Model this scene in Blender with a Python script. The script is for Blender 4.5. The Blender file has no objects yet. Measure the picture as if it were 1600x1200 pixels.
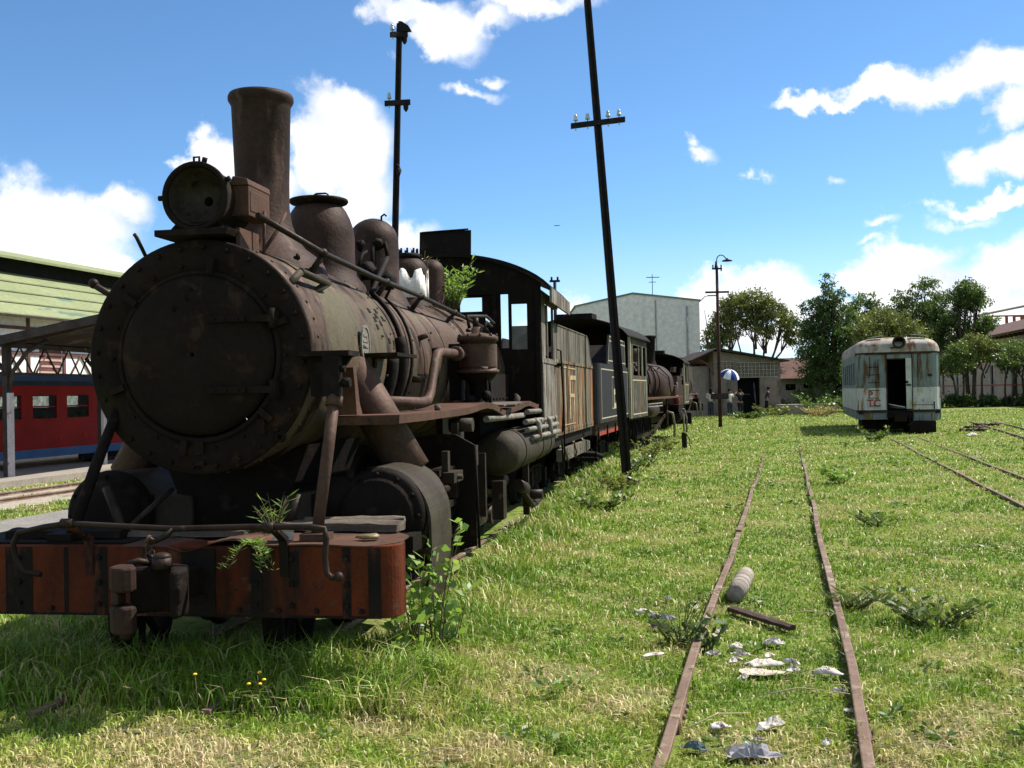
import bpy, bmesh, math, random
import numpy as np
from mathutils import Vector, Matrix
R = math.radians
C = bpy.context.scene.collection
random.seed(7); NP = np.random.RandomState(11)
sc = bpy.context.scene
# ---------------------------------------------------------------- camera
EYE = 1.65; F = 1620.0
cam = bpy.data.cameras.new('camera'); co = bpy.data.objects.new('camera', cam); C.objects.link(co)
cam.sensor_width = 36; cam.lens = 36*F/1600; cam.clip_end = 6000; cam.clip_start = .05
co.location = (0, 0, EYE)
co.rotation_euler = (Matrix.Rotation(R(90)+math.atan(16/F), 3, 'X') @ Matrix.Rotation(R(-1.2), 3, 'Z')).to_euler()
sc.camera = co
sc.render.resolution_x = 1024; sc.render.resolution_y = 768
sc.view_settings.view_transform = 'Standard'; sc.view_settings.look = 'None'
sc.view_settings.exposure = 0.95; sc.view_settings.gamma = 1
# ---------------------------------------------------------------- sun and sky
SUN_AZ = R(62); SUN_EL = R(50)
sd = Vector((math.sin(SUN_AZ)*math.cos(SUN_EL), math.cos(SUN_AZ)*math.cos(SUN_EL), math.sin(SUN_EL)))
sl = bpy.data.lights.new('sun', 'SUN'); sl.energy = 5.0; sl.angle = R(.5); sl.color = (1, .95, .87)
so = bpy.data.objects.new('sun', sl); C.objects.link(so); so.rotation_euler = (-sd).to_track_quat('-Z', 'Y').to_euler()
wd = bpy.data.worlds.new("World"); sc.world = wd; wd.use_nodes = True
wd.cycles.sampling_method = 'MANUAL'; wd.cycles.sample_map_resolution = 512
def pxdir(px, py):
    "viewing direction of a spot in the sky -> azimuth, elevation"
    r = R(1.2); dx = px-800; dy = 600-py; P = math.atan(16/F)
    a = dx*math.cos(r)+dy*math.sin(r); b = -dx*math.sin(r)+dy*math.cos(r)
    y = F*math.cos(P)-b*math.sin(P); z = F*math.sin(P)+b*math.cos(P)
    return math.atan2(a, y), math.atan2(z, math.hypot(a, y))
CLOUDS = [  # azimuth/elevation ellipses: cx, cy, rx, ry (pixels of 1/1620 rad), strength
 (645,12,85,26,1),(700,55,62,46,1),(690,85,40,26,.9),(760,35,50,30,.7),(830,8,120,22,.8),(740,146,55,11,.45),(778,118,20,9,.4),(610,95,30,18,.35),
 (500,222,88,78,1.1),(560,235,46,74,1.0),(520,165,60,30,.9),(352,238,52,44,1.15),(310,262,30,18,.7),(420,290,60,50,1.0),(620,368,60,28,.7),(560,300,60,45,.8),
 (30,345,85,62,1.1),(110,350,90,50,1),(185,318,45,26,.8),(90,395,110,40,.8),(150,425,75,30,1),(20,430,60,40,.9),
 (1320,156,95,10,.85),(1410,138,110,18,.95),(1500,122,90,32,1.0),(1580,105,80,34,1.05),(1590,165,60,34,1.0),(1690,130,80,70,1),
 (1585,250,68,38,1.05),(1560,313,110,14,1),(1500,338,60,12,.45),(1100,240,34,16,.5),(1085,222,16,12,.5),(1190,276,18,10,.4),(1290,286,16,8,.35),(1390,350,24,8,.4),
 (905,478,70,26,.8),(1010,490,80,20,.5),(1105,468,45,34,.9),(1150,452,55,30,1),(1215,448,58,34,1.05),(1250,470,50,30,.9),(1360,440,62,36,1.05),(1395,462,60,34,.95),(1432,412,48,38,1.05),(1470,440,50,34,.95),(1475,392,32,14,.5),
 (1590,415,70,52,1.15),(1535,455,50,34,.9),(1300,500,120,26,.9),(1500,500,170,34,1.0),(1130,515,190,28,.95),(930,515,120,24,.8),(1380,380,22,8,.4)]
def world():
    nt = wd.node_tree; N = nt.nodes; L = nt.links; N.clear()
    def nd(t, **k):
        n = N.new(t)
        for a, v in k.items(): setattr(n, a, v)
        return n
    def mt(op, a, b=None, c=None, clamp=False):
        n = nd('ShaderNodeMath', operation=op, use_clamp=clamp)
        for i, v in enumerate((a, b, c)):
            if v is None: continue
            if isinstance(v, (int, float)): n.inputs[i].default_value = v
            else: L.new(v, n.inputs[i])
        return n.outputs[0]
    out = nd('ShaderNodeOutputWorld'); bg = nd('ShaderNodeBackground'); L.new(bg.outputs[0], out.inputs[0])
    bg.inputs['Strength'].default_value = .062
    sky = nd('ShaderNodeTexSky', sky_type='NISHITA', sun_disc=False)
    sky.sun_elevation = SUN_EL; sky.sun_rotation = SUN_AZ; sky.altitude = 2600; sky.air_density = 1.0; sky.dust_density = .6; sky.ozone_density = 2.5
    hs = nd('ShaderNodeHueSaturation'); hs.inputs['Saturation'].default_value = 1.05; hs.inputs['Value'].default_value = SKYV
    tint = nd('ShaderNodeMix', data_type='RGBA', blend_type='MULTIPLY'); tint.inputs[0].default_value = 1; tint.inputs[7].default_value = (.86, 1.03, 1.09, 1)
    L.new(sky.outputs[0], tint.inputs[6]); L.new(tint.outputs[2], hs.inputs['Color'])
    tc = nd('ShaderNodeTexCoord'); sep = nd('ShaderNodeSeparateXYZ'); L.new(tc.outputs['Generated'], sep.inputs[0])
    x, y, z = sep.outputs
    az = mt('ARCTAN2', x, y); el = mt('ARCSINE', z)
    cb = nd('ShaderNodeCombineXYZ'); L.new(az, cb.inputs[0]); L.new(el, cb.inputs[1])
    def noise(scale, det, rough=.55, dist=0, src=None):
        n = nd('ShaderNodeTexNoise'); n.inputs['Scale'].default_value = scale; n.inputs['Detail'].default_value = det
        n.inputs['Roughness'].default_value = rough; n.inputs['Distortion'].default_value = dist
        L.new(src or tc.outputs['Generated'], n.inputs['Vector']); return n
    n1 = noise(13, 6, .6); v1 = nd('ShaderNodeVectorMath', operation='SUBTRACT'); L.new(n1.outputs['Color'], v1.inputs[0]); v1.inputs[1].default_value = (.5, .5, .5)
    v2 = nd('ShaderNodeVectorMath', operation='MULTIPLY_ADD'); L.new(v1.outputs[0], v2.inputs[0]); v2.inputs[1].default_value = (.085, .075, 0); L.new(cb.outputs[0], v2.inputs[2])
    acc = None
    for cx, cy, rx, ry, s in CLOUDS:
        a, e = pxdir(cx, cy)
        m = nd('ShaderNodeVectorMath', operation='SUBTRACT'); L.new(v2.outputs[0], m.inputs[0]); m.inputs[1].default_value = (a, e, 0)
        q = nd('ShaderNodeVectorMath', operation='MULTIPLY'); L.new(m.outputs[0], q.inputs[0]); q.inputs[1].default_value = (F/rx, F/ry, 0)
        l = nd('ShaderNodeVectorMath', operation='LENGTH'); L.new(q.outputs[0], l.inputs[0])
        f = mt('MULTIPLY_ADD', l.outputs['Value'], -s, s*1.25)
        acc = f if acc is None else mt('SMOOTH_MAX', acc, f, .12)
    # unseen clouds all round, outside the view, coverage raised to whiten the fill light
    n3 = noise(2.2, 7, .6); far = mt('MULTIPLY_ADD', n3.outputs['Fac'], 3.0, -1.25)
    side = mt('SUBTRACT', mt('ABSOLUTE', az), .62); far = mt('ADD', far, mt('MINIMUM', mt('MULTIPLY', side, 6), .0))
    acc = mt('MAXIMUM', acc, far)
    n2 = noise(26, 8, .62); n4 = noise(9, 5, .55)
    den = mt('ADD', acc, mt('MULTIPLY', mt('SUBTRACT', n2.outputs['Fac'], .5), 1.25))
    den = mt('ADD', den, mt('MULTIPLY', mt('SUBTRACT', n4.outputs['Fac'], .5), .8))
    mr = nd('ShaderNodeMapRange', interpolation_type='SMOOTHSTEP'); mr.inputs['From Min'].default_value = .08; mr.inputs['From Max'].default_value = .72
    L.new(den, mr.inputs['Value'])
    # haze whitening near the horizon
    hz = nd('ShaderNodeMapRange', interpolation_type='SMOOTHSTEP'); hz.inputs['From Min'].default_value = .0; hz.inputs['From Max'].default_value = .17
    hz.inputs['To Min'].default_value = .62; hz.inputs['To Max'].default_value = 0; L.new(el, hz.inputs['Value'])
    hm = nd('ShaderNodeMix', data_type='RGBA'); L.new(hz.outputs[0], hm.inputs[0]); L.new(hs.outputs[0], hm.inputs[6]); hm.inputs[7].default_value = (7.3, 8.3, 9.8, 1)
    # cloud shade: denser parts slightly greyer at the underside
    n5 = noise(16, 6, .55)
    shr = nd('ShaderNodeValToRGB'); shr.color_ramp.elements[0].position = .3; shr.color_ramp.elements[0].color = (.70, .75, .83, 1)
    shr.color_ramp.elements[1].position = .56; shr.color_ramp.elements[1].color = (1, 1, 1, 1); L.new(n5.outputs['Fac'], shr.inputs[0])
    cm = nd('ShaderNodeMix', data_type='RGBA', blend_type='MULTIPLY'); cm.inputs[0].default_value = 1; L.new(shr.outputs[0], cm.inputs[6]); cm.inputs[7].default_value = (10.4, 10.4, 10.6, 1)
    fm = nd('ShaderNodeMix', data_type='RGBA'); L.new(mr.outputs[0], fm.inputs[0]); L.new(hm.outputs[2], fm.inputs[6]); L.new(cm.outputs[2], fm.inputs[7])
    L.new(fm.outputs[2], bg.inputs['Color'])
SKYV = 1.40
world()

# ---------------------------------------------------------------- helpers
MATS = {}
DIM = {"rust_front": .44, "rust_boiler": .66, "rust_dome": .62, "black_iron": .42, "rust_pipe": .68, "olive_iron": .62, "rod_iron": .60, "beam_paint": .66, "beam_dark": .7, "rust_plate": .66, "black_paint": .62, "pole_iron": .6, "tender_paint": .72, "tender_upper": .68, "cab_side": .74, "old_wood": .8}
def M(name, base, var=None, scale=2.5, spots=(), rough=.75, metal=0, bump=.25, bscale=25, stretch=(1, 1, 1), trans=0, spec=.08, coord='Object'):
    """procedural material: base<->var by noise, then layers spots=[(colour, threshold, scale, stretch, softness)]"""
    if name in MATS: return MATS[name]
    dm = DIM.get(name, 1); gs = .20 if name in DIM and name not in ('beam_paint', 'tender_paint') else 0; mixg = lambda c: tuple(v*(1-gs)+gs*(c[0]*.3+c[1]*.6+c[2]*.1) for v in c); var = mixg(var or tuple(c*.6 for c in base)); base = mixg(base); spots = [(mixg(q[0]), *q[1:]) for q in spots]; var = tuple(c*dm for c in (var or tuple(c*.6 for c in base))); base = tuple(c*dm for c in base); spots = [(tuple(v*dm for v in q[0]), *q[1:]) for q in spots]
    m = bpy.data.materials.new(name); m.use_nodes = True; MATS[name] = m
    nt = m.node_tree; N = nt.nodes; L = nt.links; bs = N['Principled BSDF']
    tc = N.new('ShaderNodeTexCoord')
    def nz(scale, st, det=6, off=0):
        mp = N.new('ShaderNodeMapping'); mp.inputs['Scale'].default_value = st; mp.inputs['Location'].default_value = (off, off*1.3, off*.7)
        L.new(tc.outputs[coord], mp.inputs[0]); n = N.new('ShaderNodeTexNoise'); n.inputs['Scale'].default_value = scale
        n.inputs['Detail'].default_value = det; n.inputs['Roughness'].default_value = .62; L.new(mp.outputs[0], n.inputs['Vector']); return n.outputs['Fac']
    var = var or tuple(c*.6 for c in base)
    rp = N.new('ShaderNodeValToRGB'); rp.color_ramp.elements[0].position = .36; rp.color_ramp.elements[1].position = .64
    rp.color_ramp.elements[0].color = (*base, 1); rp.color_ramp.elements[1].color = (*var, 1); L.new(nz(scale, stretch), rp.inputs[0])
    col = rp.outputs[0]
    for k, (c, th, s, st, soft) in enumerate(spots):
        r2 = N.new('ShaderNodeMapRange'); r2.inputs['From Min'].default_value = th; r2.inputs['From Max'].default_value = th+soft
        L.new(nz(s, st, 8, 3.7*(k+1)), r2.inputs['Value'])
        mx = N.new('ShaderNodeMix'); mx.data_type = 'RGBA'; L.new(r2.outputs[0], mx.inputs[0]); L.new(col, mx.inputs[6]); mx.inputs[7].default_value = (*c, 1)
        col = mx.outputs[2]
    fv = N.new('ShaderNodeMix'); fv.data_type = 'RGBA'; fv.blend_type = 'MULTIPLY'; fv.inputs[0].default_value = 1
    fr = N.new('ShaderNodeMapRange'); fr.inputs['From Min'].default_value = .25; fr.inputs['From Max'].default_value = .75; fr.inputs['To Min'].default_value = .78; fr.inputs['To Max'].default_value = 1.2
    fn = nz(bscale, (1, 1, 1), 5, 9); L.new(fn, fr.inputs['Value']); L.new(col, fv.inputs[6]); L.new(fr.outputs[0], fv.inputs[7]); col = fv.outputs[2]
    L.new(col, bs.inputs['Base Color']); bs.inputs['Roughness'].default_value = rough; bs.inputs['Metallic'].default_value = metal
    bs.inputs['Specular IOR Level'].default_value = spec
    if bump:
        b = N.new('ShaderNodeBump'); b.inputs['Strength'].default_value = bump; b.inputs['Distance'].default_value = .01; ad = N.new('ShaderNodeMath'); ad.operation = 'MULTIPLY_ADD'; L.new(nz(min(4.5, bscale*.15), (1, 1, 1), 3, 5), ad.inputs[0]); ad.inputs[1].default_value = 2.5; L.new(fn, ad.inputs[2]); L.new(ad.outputs[0], b.inputs['Height']); L.new(b.outputs[0], bs.inputs['Normal'])
    return m
V1 = (1, 1, 1); VS = (1, 1, .07)   # VS: vertical streaks

def tag(o, label=None, cat=None, group=None, kind=None):
    if label: o['label'] = label
    if cat: o['category'] = cat
    if group: o['group'] = group
    if kind: o['kind'] = kind
    return o
def thing(name, label, cat, loc=(0, 0, 0), rz=0, group=None):
    o = bpy.data.objects.new(name, None); C.objects.link(o); o.location = loc; o.rotation_euler = (0, 0, rz); o.empty_display_size = .2
    return tag(o, label, cat, group)
def copy_tree(o, parent=None):
    c = o.copy(); C.objects.link(c)
    if parent: c.parent = parent
    for ch in list(o.children): copy_tree(ch, c)
    return c
class MB:
    def __init__(s): s.v = []; s.f = []; s.s = []; s.mi = []; s.m = 0
    def add(s, vs, fs, smooth=False):
        n = len(s.v); s.v += [tuple(v) for v in vs]
        for f in fs: s.f.append([i+n for i in f]); s.s.append(smooth); s.mi.append(s.m)
        return s
    def box(s, a, b, rot=None, piv=None):
        (x0, y0, z0), (x1, y1, z1) = a, b
        vs = [Vector(p) for p in ((x0,y0,z0),(x1,y0,z0),(x1,y1,z0),(x0,y1,z0),(x0,y0,z1),(x1,y0,z1),(x1,y1,z1),(x0,y1,z1))]
        if rot is not None:
            c = Vector(piv) if piv else (Vector(a)+Vector(b))/2; vs = [c+rot @ (v-c) for v in vs]
        return s.add(vs, [(0,3,2,1),(4,5,6,7),(0,1,5,4),(1,2,6,5),(2,3,7,6),(3,0,4,7)])
    def bx(s, c, d, rot=None): return s.box([c[i]-d[i]/2 for i in range(3)], [c[i]+d[i]/2 for i in range(3)], rot)
    def cyl(s, p0, p1, r0, r1=None, n=16, caps=True, smooth=True):
        p0 = Vector(p0); p1 = Vector(p1); r1 = r0 if r1 is None else r1; d = (p1-p0).normalized()
        a = d.cross(Vector((0,0,1)) if abs(d.z) < .9 else Vector((0,1,0))).normalized(); b = a.cross(d)   # d = b x a direction
        vs = []
        for p, r in ((p0, r0), (p1, r1)):
            for i in range(n):
                t = 2*math.pi*i/n; vs.append(p+a*(r*math.cos(t))+b*(r*math.sin(t)))
        s.add(vs, [(i, i+n, (i+1) % n+n, (i+1) % n) for i in range(n)], smooth)
        if caps:
            k = len(s.v)-2*n; s.f.append([k+i for i in range(n)]); s.s.append(False); s.f.append([k+n+i for i in reversed(range(n))]); s.s.append(False); s.mi += [s.m]*2
        return s
    def lathe(s, prof, o=(0,0,0), ax='z', n=28, close=False):
        "prof: list of (h, r) along the axis"
        vs = []; o = Vector(o)
        for h, r in prof:
            for i in range(n):
                t = 2*math.pi*i/n; c, q = r*math.cos(t), r*math.sin(t)
                vs.append(o+Vector({'z': (c, q, h), 'y': (q, h, c), 'x': (h, c, q)}[ax]))
        fs = []
        for k in range(len(prof)-1):
            for i in range(n): j = (i+1) % n; fs.append((k*n+i, k*n+j, (k+1)*n+j, (k+1)*n+i))
        s.add(vs, fs, True)
        if close:
            k = len(s.v)-len(vs)
            s.f.append([k+i for i in reversed(range(n))]); s.s.append(False); s.f.append([len(s.v)-n+i for i in range(n)]); s.s.append(False); s.mi += [s.m]*2
        return s
    def tube(s, pts, r, n=8, caps=True):
        pts = [Vector(p) for p in pts]; rs = r if isinstance(r, (list, tuple)) else [r]*len(pts)
        up = None; vs = []
        for i, p in enumerate(pts):
            d = (pts[min(i+1, len(pts)-1)]-pts[max(i-1, 0)]).normalized()
            if up is None: up = d.cross(Vector((0,0,1)) if abs(d.z) < .9 else Vector((1,0,0))).normalized()
            a = (up-d*up.dot(d)).normalized(); up = a; b = d.cross(a)
            for k in range(n):
                t = 2*math.pi*k/n; vs.append(p+a*(rs[i]*math.cos(t))+b*(rs[i]*math.sin(t)))
        fs = [(i*n+k, i*n+(k+1) % n, (i+1)*n+(k+1) % n, (i+1)*n+k) for i in range(len(pts)-1) for k in range(n)]
        s.add(vs, fs, True)
        if caps:
            k = len(s.v)-len(vs); s.f.append([k+i for i in reversed(range(n))]); s.s.append(False); s.f.append([len(s.v)-n+i for i in range(n)]); s.s.append(False); s.mi += [s.m]*2
        return s
    def prism(s, poly, a, b, ax='y'):
        "polygon (u,v) extruded along ax from a to b"
        f = {'y': lambda u, v, h: (u, h, v), 'x': lambda u, v, h: (h, u, v), 'z': lambda u, v, h: (u, v, h)}[ax]
        n = len(poly); vs = [f(u, v, a) for u, v in poly]+[f(u, v, b) for u, v in poly]
        return s.add(vs, [tuple(range(n)), tuple(reversed(range(n, 2*n)))]+[(i, n+i, n+(i+1) % n, (i+1) % n) for i in range(n)])
    def ball(s, c, r, n=8, m=5, sq=(1,1,1), jit=0, rnd=random):
        vs = []; c = Vector(c)
        for i in range(m+1):
            ph = math.pi*i/m
            for k in range(n):
                t = 2*math.pi*k/n; q = r*(1+jit*(rnd.random()-.5)*2) if 0 < i < m else r
                vs.append(c+Vector((q*math.sin(ph)*math.cos(t)*sq[0], q*math.sin(ph)*math.sin(t)*sq[1], q*math.cos(ph)*sq[2])))
        return s.add(vs, [(i*n+k, (i+1)*n+k, (i+1)*n+(k+1) % n, i*n+(k+1) % n) for i in range(m) for k in range(n)], True)
    def build(s, name, mat=None, parent=None, bevel=0, mats=None):
        me = bpy.data.meshes.new(name); me.from_pydata(s.v, [], s.f); me.polygons.foreach_set('use_smooth', s.s)
        for q in (mats or [mat]): me.materials.append(q)
        if mats: me.polygons.foreach_set('material_index', s.mi)
        bm = bmesh.new(); bm.from_mesh(me); bmesh.ops.recalc_face_normals(bm, faces=bm.faces); bm.to_mesh(me); bm.free()
        o = bpy.data.objects.new(name, me); C.objects.link(o)
        if parent: o.parent = parent
        if bevel:
            b = o.modifiers.new('bevel', 'BEVEL'); b.width = bevel; b.segments = 2; b.limit_method = 'ANGLE'; b.angle_limit = R(50)
        return o
def arc(c, r, a0, a1, n=10): return [(c[0]+r*math.cos(a0+(a1-a0)*i/n), c[1]+r*math.sin(a0+(a1-a0)*i/n)) for i in range(n+1)]
def wall_holes(mb, plane, at, th, u0, u1, z0, z1, holes):
    "a wall panel in plane 'x' or 'y' at coordinate at, with rectangular holes (u0,u1,z0,z1)"
    us = sorted({u0, u1, *[h[0] for h in holes], *[h[1] for h in holes]}); zs = sorted({z0, z1, *[h[2] for h in holes], *[h[3] for h in holes]})
    for i in range(len(us)-1):
        for j in range(len(zs)-1):
            cu = (us[i]+us[i+1])/2; cz = (zs[j]+zs[j+1])/2
            if any(h[0] < cu < h[1] and h[2] < cz < h[3] for h in holes): continue
            if plane == 'y': mb.box((us[i], at, zs[j]), (us[i+1], at+th, zs[j+1]))
            else: mb.box((at, us[i], zs[j]), (at+th, us[i+1], zs[j+1]))
    return mb
def bolts(mb, pts, nrm, r=.014, h=.014):
    n = Vector(nrm)
    for p in pts: mb.cyl(Vector(p), Vector(p)+n*h, r, r*.8, 6)
    return mb

# ---------------------------------------------------------------- materials
rust_front = M('rust_front', (.022, .0150, .0105), (.036, .023, .0145), 3, [((.046, .040, .012), .53, 2.2, (1,1,.6), .15), ((.070, .036, .018), .57, 6, V1, .08), ((.16,.15,.13), .72, 16, (1,1,.25), .03)], .85, 0, .5, 30)
rust_boiler = M('rust_boiler', (.092, .050, .030), (.135, .080, .052), 1.6, [((.125, .105, .048), .47, 1.1, (1,1.2,.6), .10), ((.036, .019, .012), .52, 3.2, (1,1,.35), .08), ((.19, .115, .072), .58, 3.6, (1,1,.25), .06), ((.20,.17,.14), .68, 9, (1,1,.12), .03), ((.016,.012,.010), .66, 14, V1, .04)], .62, .15, .35, 40)
rust_dome = M('rust_dome', (.085, .042, .028), (.042, .024, .017), 2.6, [((.135, .075, .052), .57, 5, (1,1,.3), .10)], .6, .15, .35, 35)
black_iron = M('black_iron', (.016, .0115, .0085), (.028, .0185, .0125), 4, [((.065, .036, .020), .58, 6, V1, .10)], .75, 0, .4, 40)
rod_iron = M('rod_iron', (.065, .042, .029), (.038, .025, .018), 6, [((.12, .10, .085), .62, 9, V1, .1)], .5, .3, .3, 50)
rust_pipe = M('rust_pipe', (.145, .078, .050), (.085, .046, .030), 4, [((.17, .135, .10), .6, 7, (1,1,.4), .1)], .6, .15, .3, 40)
pale_pipe = M('pale_pipe', (.20, .19, .16), (.12, .10, .08), 5, [((.14, .07, .04), .6, 8, V1, .08)], .6, .1, .3, 40)
olive_iron = M('olive_iron', (.082, .066, .038), (.050, .036, .022), 3, [((.09, .055, .036), .62, 6, V1, .1)], .65, .1, .3, 40)
beam_paint = M('beam_paint', (.165, .036, .012), (.095, .025, .011), 3, [((.024, .014, .010), .45, 2.2, (1,1,.22), .16), ((.10,.055,.032), .60, 7, V1, .08), ((.03, .025, .022), .62, 9, V1, .05)], .65, 0, .3, 40)
beam_dark = M('beam_dark', (.014, .012, .010), (.022, .015, .012), 6, [((.15, .040, .016), .53, 5, (1,1,.3), .12)], .75, 0, .4, 40)
rust_plate = M('rust_plate', (.150, .070, .040), (.095, .048, .029), 3, [((.06, .04, .032), .58, 7, V1, .1)], .7, 0, .3, 40)
peel_white = M('peel_white', (.78, .75, .70), (.62, .58, .53), 5, [((.075, .050, .042), .60, 9, (1,1,.3), .03), ((.07, .045, .038), .58, 2.0, (1,1,.6), .05)], .7, 0, .4, 30)
old_wood = M('old_wood', (.17, .135, .10), (.08, .06, .044), 8, [((.045, .035, .03), .6, 14, (.1,1,1), .1)], .9, 0, .6, 30, stretch=(.15,1,1))
tender_paint = M('tender_paint', (.185, .175, .115), (.125, .105, .068), 1.6, [((.075, .038, .020), .50, 7.0, (1,1,.06), .04), ((.26, .095, .030), .54, 3.6, (1,1,.16), .05), ((.46, .36, .22), .58, 10, (1,1,.05), .03), ((.030,.024,.018), .57, 12, (1,1,.04), .03)], .7, 0, .2, 30)
tender_upper = M('tender_upper', (.20, .19, .135), (.145, .125, .088), 1.8, [((.080, .045, .025), .52, 8.0, (1,1,.06), .05), ((.24,.10,.04), .60, 5, (1,1,.2), .05), ((.03,.03,.032), .60, 5, (1,1.6,.03), .03)], .7, 0, .2, 30)
black_paint = M('black_paint', (.032, .031, .035), (.045, .041, .042), 2, [((.10, .075, .06), .64, 4, (1,1,.15), .1)], .5, 0, .15, 30)
line_paint = M('line_paint', (.40, .36, .25), (.30, .27, .18), 8, [], .6, 0, 0)
cream_faded = M('cream_faded', (.42, .33, .20), (.27, .18, .10), 9, [((.12, .08, .05), .55, 12, (1,1,.2), .06)], .7, 0, 0)
red_paint = M('red_paint', (.30, .05, .035), (.22, .04, .03), 3, [], .5, 0, .1)
cab_side = M('cab_side', (.24, .225, .18), (.14, .115, .085), 3, [((.19, .095, .04), .54, 4, (1,1,.3), .06), ((.05, .035, .025), .54, 12, (1,1,.07), .04), ((.40,.38,.32), .60, 10, (1,1,.08), .03)], .75, 0, .3, 30)
coach_red = M('coach_red', (.36, .020, .015), (.28, .017, .012), 1.5, [((.25, .05, .04), .66, 6, V1, .08)], .45, 0, .1, 30)
coach_blue = M('coach_blue', (.08, .17, .32), (.07, .14, .27), 2, [], .5, 0, .05)
coach_roof = M('coach_roof', (.05, .06, .075), (.035, .045, .055), 2, [], .6, 0, .1)
teal_paint = M('teal_paint', (.16, .20, .195), (.125, .155, .15), 2.5, [((.085, .055, .03), .53, 4, (1,1,.15), .07), ((.13, .10, .03), .57, 3.5, (1,1,.15), .06)], .6, 0, .15, 30)
pale_paint = M('pale_paint', (.46, .47, .44), (.36, .37, .345), 2.5, [((.24, .14, .06), .56, 4, (1,1,.2), .07), ((.10, .055, .03), .62, 6, (1,1,.3), .04), ((.26, .23, .08), .57, 4.5, (1,1,.15), .07)], .6, 0, .15, 30)
car_roof = M('car_roof', (.36, .35, .30), (.24, .20, .16), 3, [((.16, .08, .045), .52, 4, (1,1,.4), .08), ((.07, .06, .05), .62, 5, (1,1,.2), .08)], .7, 0, .2, 30)
steel_rail = M('steel_rail', (.19, .130, .092), (.13, .085, .062), 3, [((.27, .215, .165), .54, 5, V1, .1), ((.085,.055,.040), .58, 12, V1, .08)], .6, .1, .3, 60)
plaster_grey = M('plaster_grey', (.66, .62, .585), (.58, .55, .52), .15, [((.36, .36, .35), .60, .5, (1,1,.15), .15), ((.26,.26,.26), .68, 1.3, (1,1,.1), .06)], .9, 0, .1, 3)
plaster_old = M('plaster_old', (.33, .28, .24), (.24, .20, .17), .5, [((.20, .11, .09), .58, .6, (1,1,.5), .12), ((.16, .15, .14), .60, .9, (1,1,.3), .1)], .9, 0, .1, 4)
concrete = M('concrete', (.27, .235, .195), (.20, .175, .145), .6, [((.15, .14, .125), .6, 2, V1, .1)], .9, 0, .2, 12)
block_stone = M('block_stone', (.30, .27, .23), (.22, .20, .17), 2, [], .9, 0, .2, 12)
roof_tile = M('roof_tile', (.125, .070, .055), (.085, .055, .046), 1.2, [((.06, .05, .045), .55, 1.4, V1, .1)], .9, 0, .3, 6)
roof_dark = M('roof_dark', (.050, .040, .034), (.032, .026, .023), 1.2, [((.13, .10, .09), .6, 2, V1, .1)], .85, 0, .2, 8)
roof_green = M('roof_green', (.215, .235, .125), (.175, .20, .105), .35, [((.10, .15, .11), .62, .35, (1,.4,1), .02), ((.27, .27, .16), .6, 1.5, (1,.3,1), .1)], .75, 0, .1, 6)
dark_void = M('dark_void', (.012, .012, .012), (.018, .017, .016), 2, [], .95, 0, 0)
wall_white = M('wall_white', (.72, .70, .66), (.60, .58, .55), .8, [((.42, .38, .34), .62, 1.2, (1,1,.3), .1)], .9, 0, .1, 8)
timber_brown = M('timber_brown', (.13, .065, .05), (.08, .045, .04), 2, [], .8, 0, .2, 12)
post_paint = M('post_paint', (.060, .050, .042), (.035, .028, .024), 3, [((.30, .26, .22), .66, 2.5, (1,1,.3), .1)], .7, 0, .1)
post_white = M('post_white', (.55, .52, .50), (.42, .38, .37), 3, [((.2, .12, .11), .62, 5, V1, .08)], .7, 0, .1)
pole_iron = M('pole_iron', (.020, .018, .017), (.033, .026, .023), 6, [((.07, .045, .034), .66, 9, (1,1,.3), .08)], .7, 0, .25, 30)
glass_insul = M('glass_insulator', (.45, .50, .48), (.3, .35, .34), 8, [], .15, 0, 0, spec=.6)
bark = M('bark', (.10, .075, .055), (.065, .05, .04), 3, [], .95, 0, .4, 8)
gravel_m = M('gravel', (.20, .19, .17), (.15, .14, .125), 1.5, [((.34, .32, .30), .56, 30, V1, .1), ((.12, .11, .10), .60, 40, V1, .05)], .95, 0, .8, 60)
ballast_m = M('ballast', (.30, .26, .21), (.21, .18, .14), 1.5, [((.44, .40, .35), .56, 26, V1, .05), ((.10, .14, .04), .60, 2.2, V1, .1)], .95, 0, .8, 45)
paper = M('paper', (.56, .52, .47), (.38, .345, .31), 14, [((.20, .155, .115), .54, 18, V1, .08)], .8, 0, .4, 30)
brick_red = M('brick_red', (.32, .09, .06), (.24, .075, .05), .8, [], .9, 0, .1, 5)
hill_m = M('hill', (.055, .10, .11), (.04, .08, .09), .01, [], 1, 0, 0, .05)  # distance haze put into the hill colour as a blue tint
skin_m = M('skin', (.30, .16, .11), (.26, .14, .10), 3, [], .6, 0, 0)
def cloth(n, c): return M('cloth_'+n, c, tuple(x*.7 for x in c), 6, [], .9, 0, 0)
hair_m = cloth('hair', (.015, .012, .010))
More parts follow.
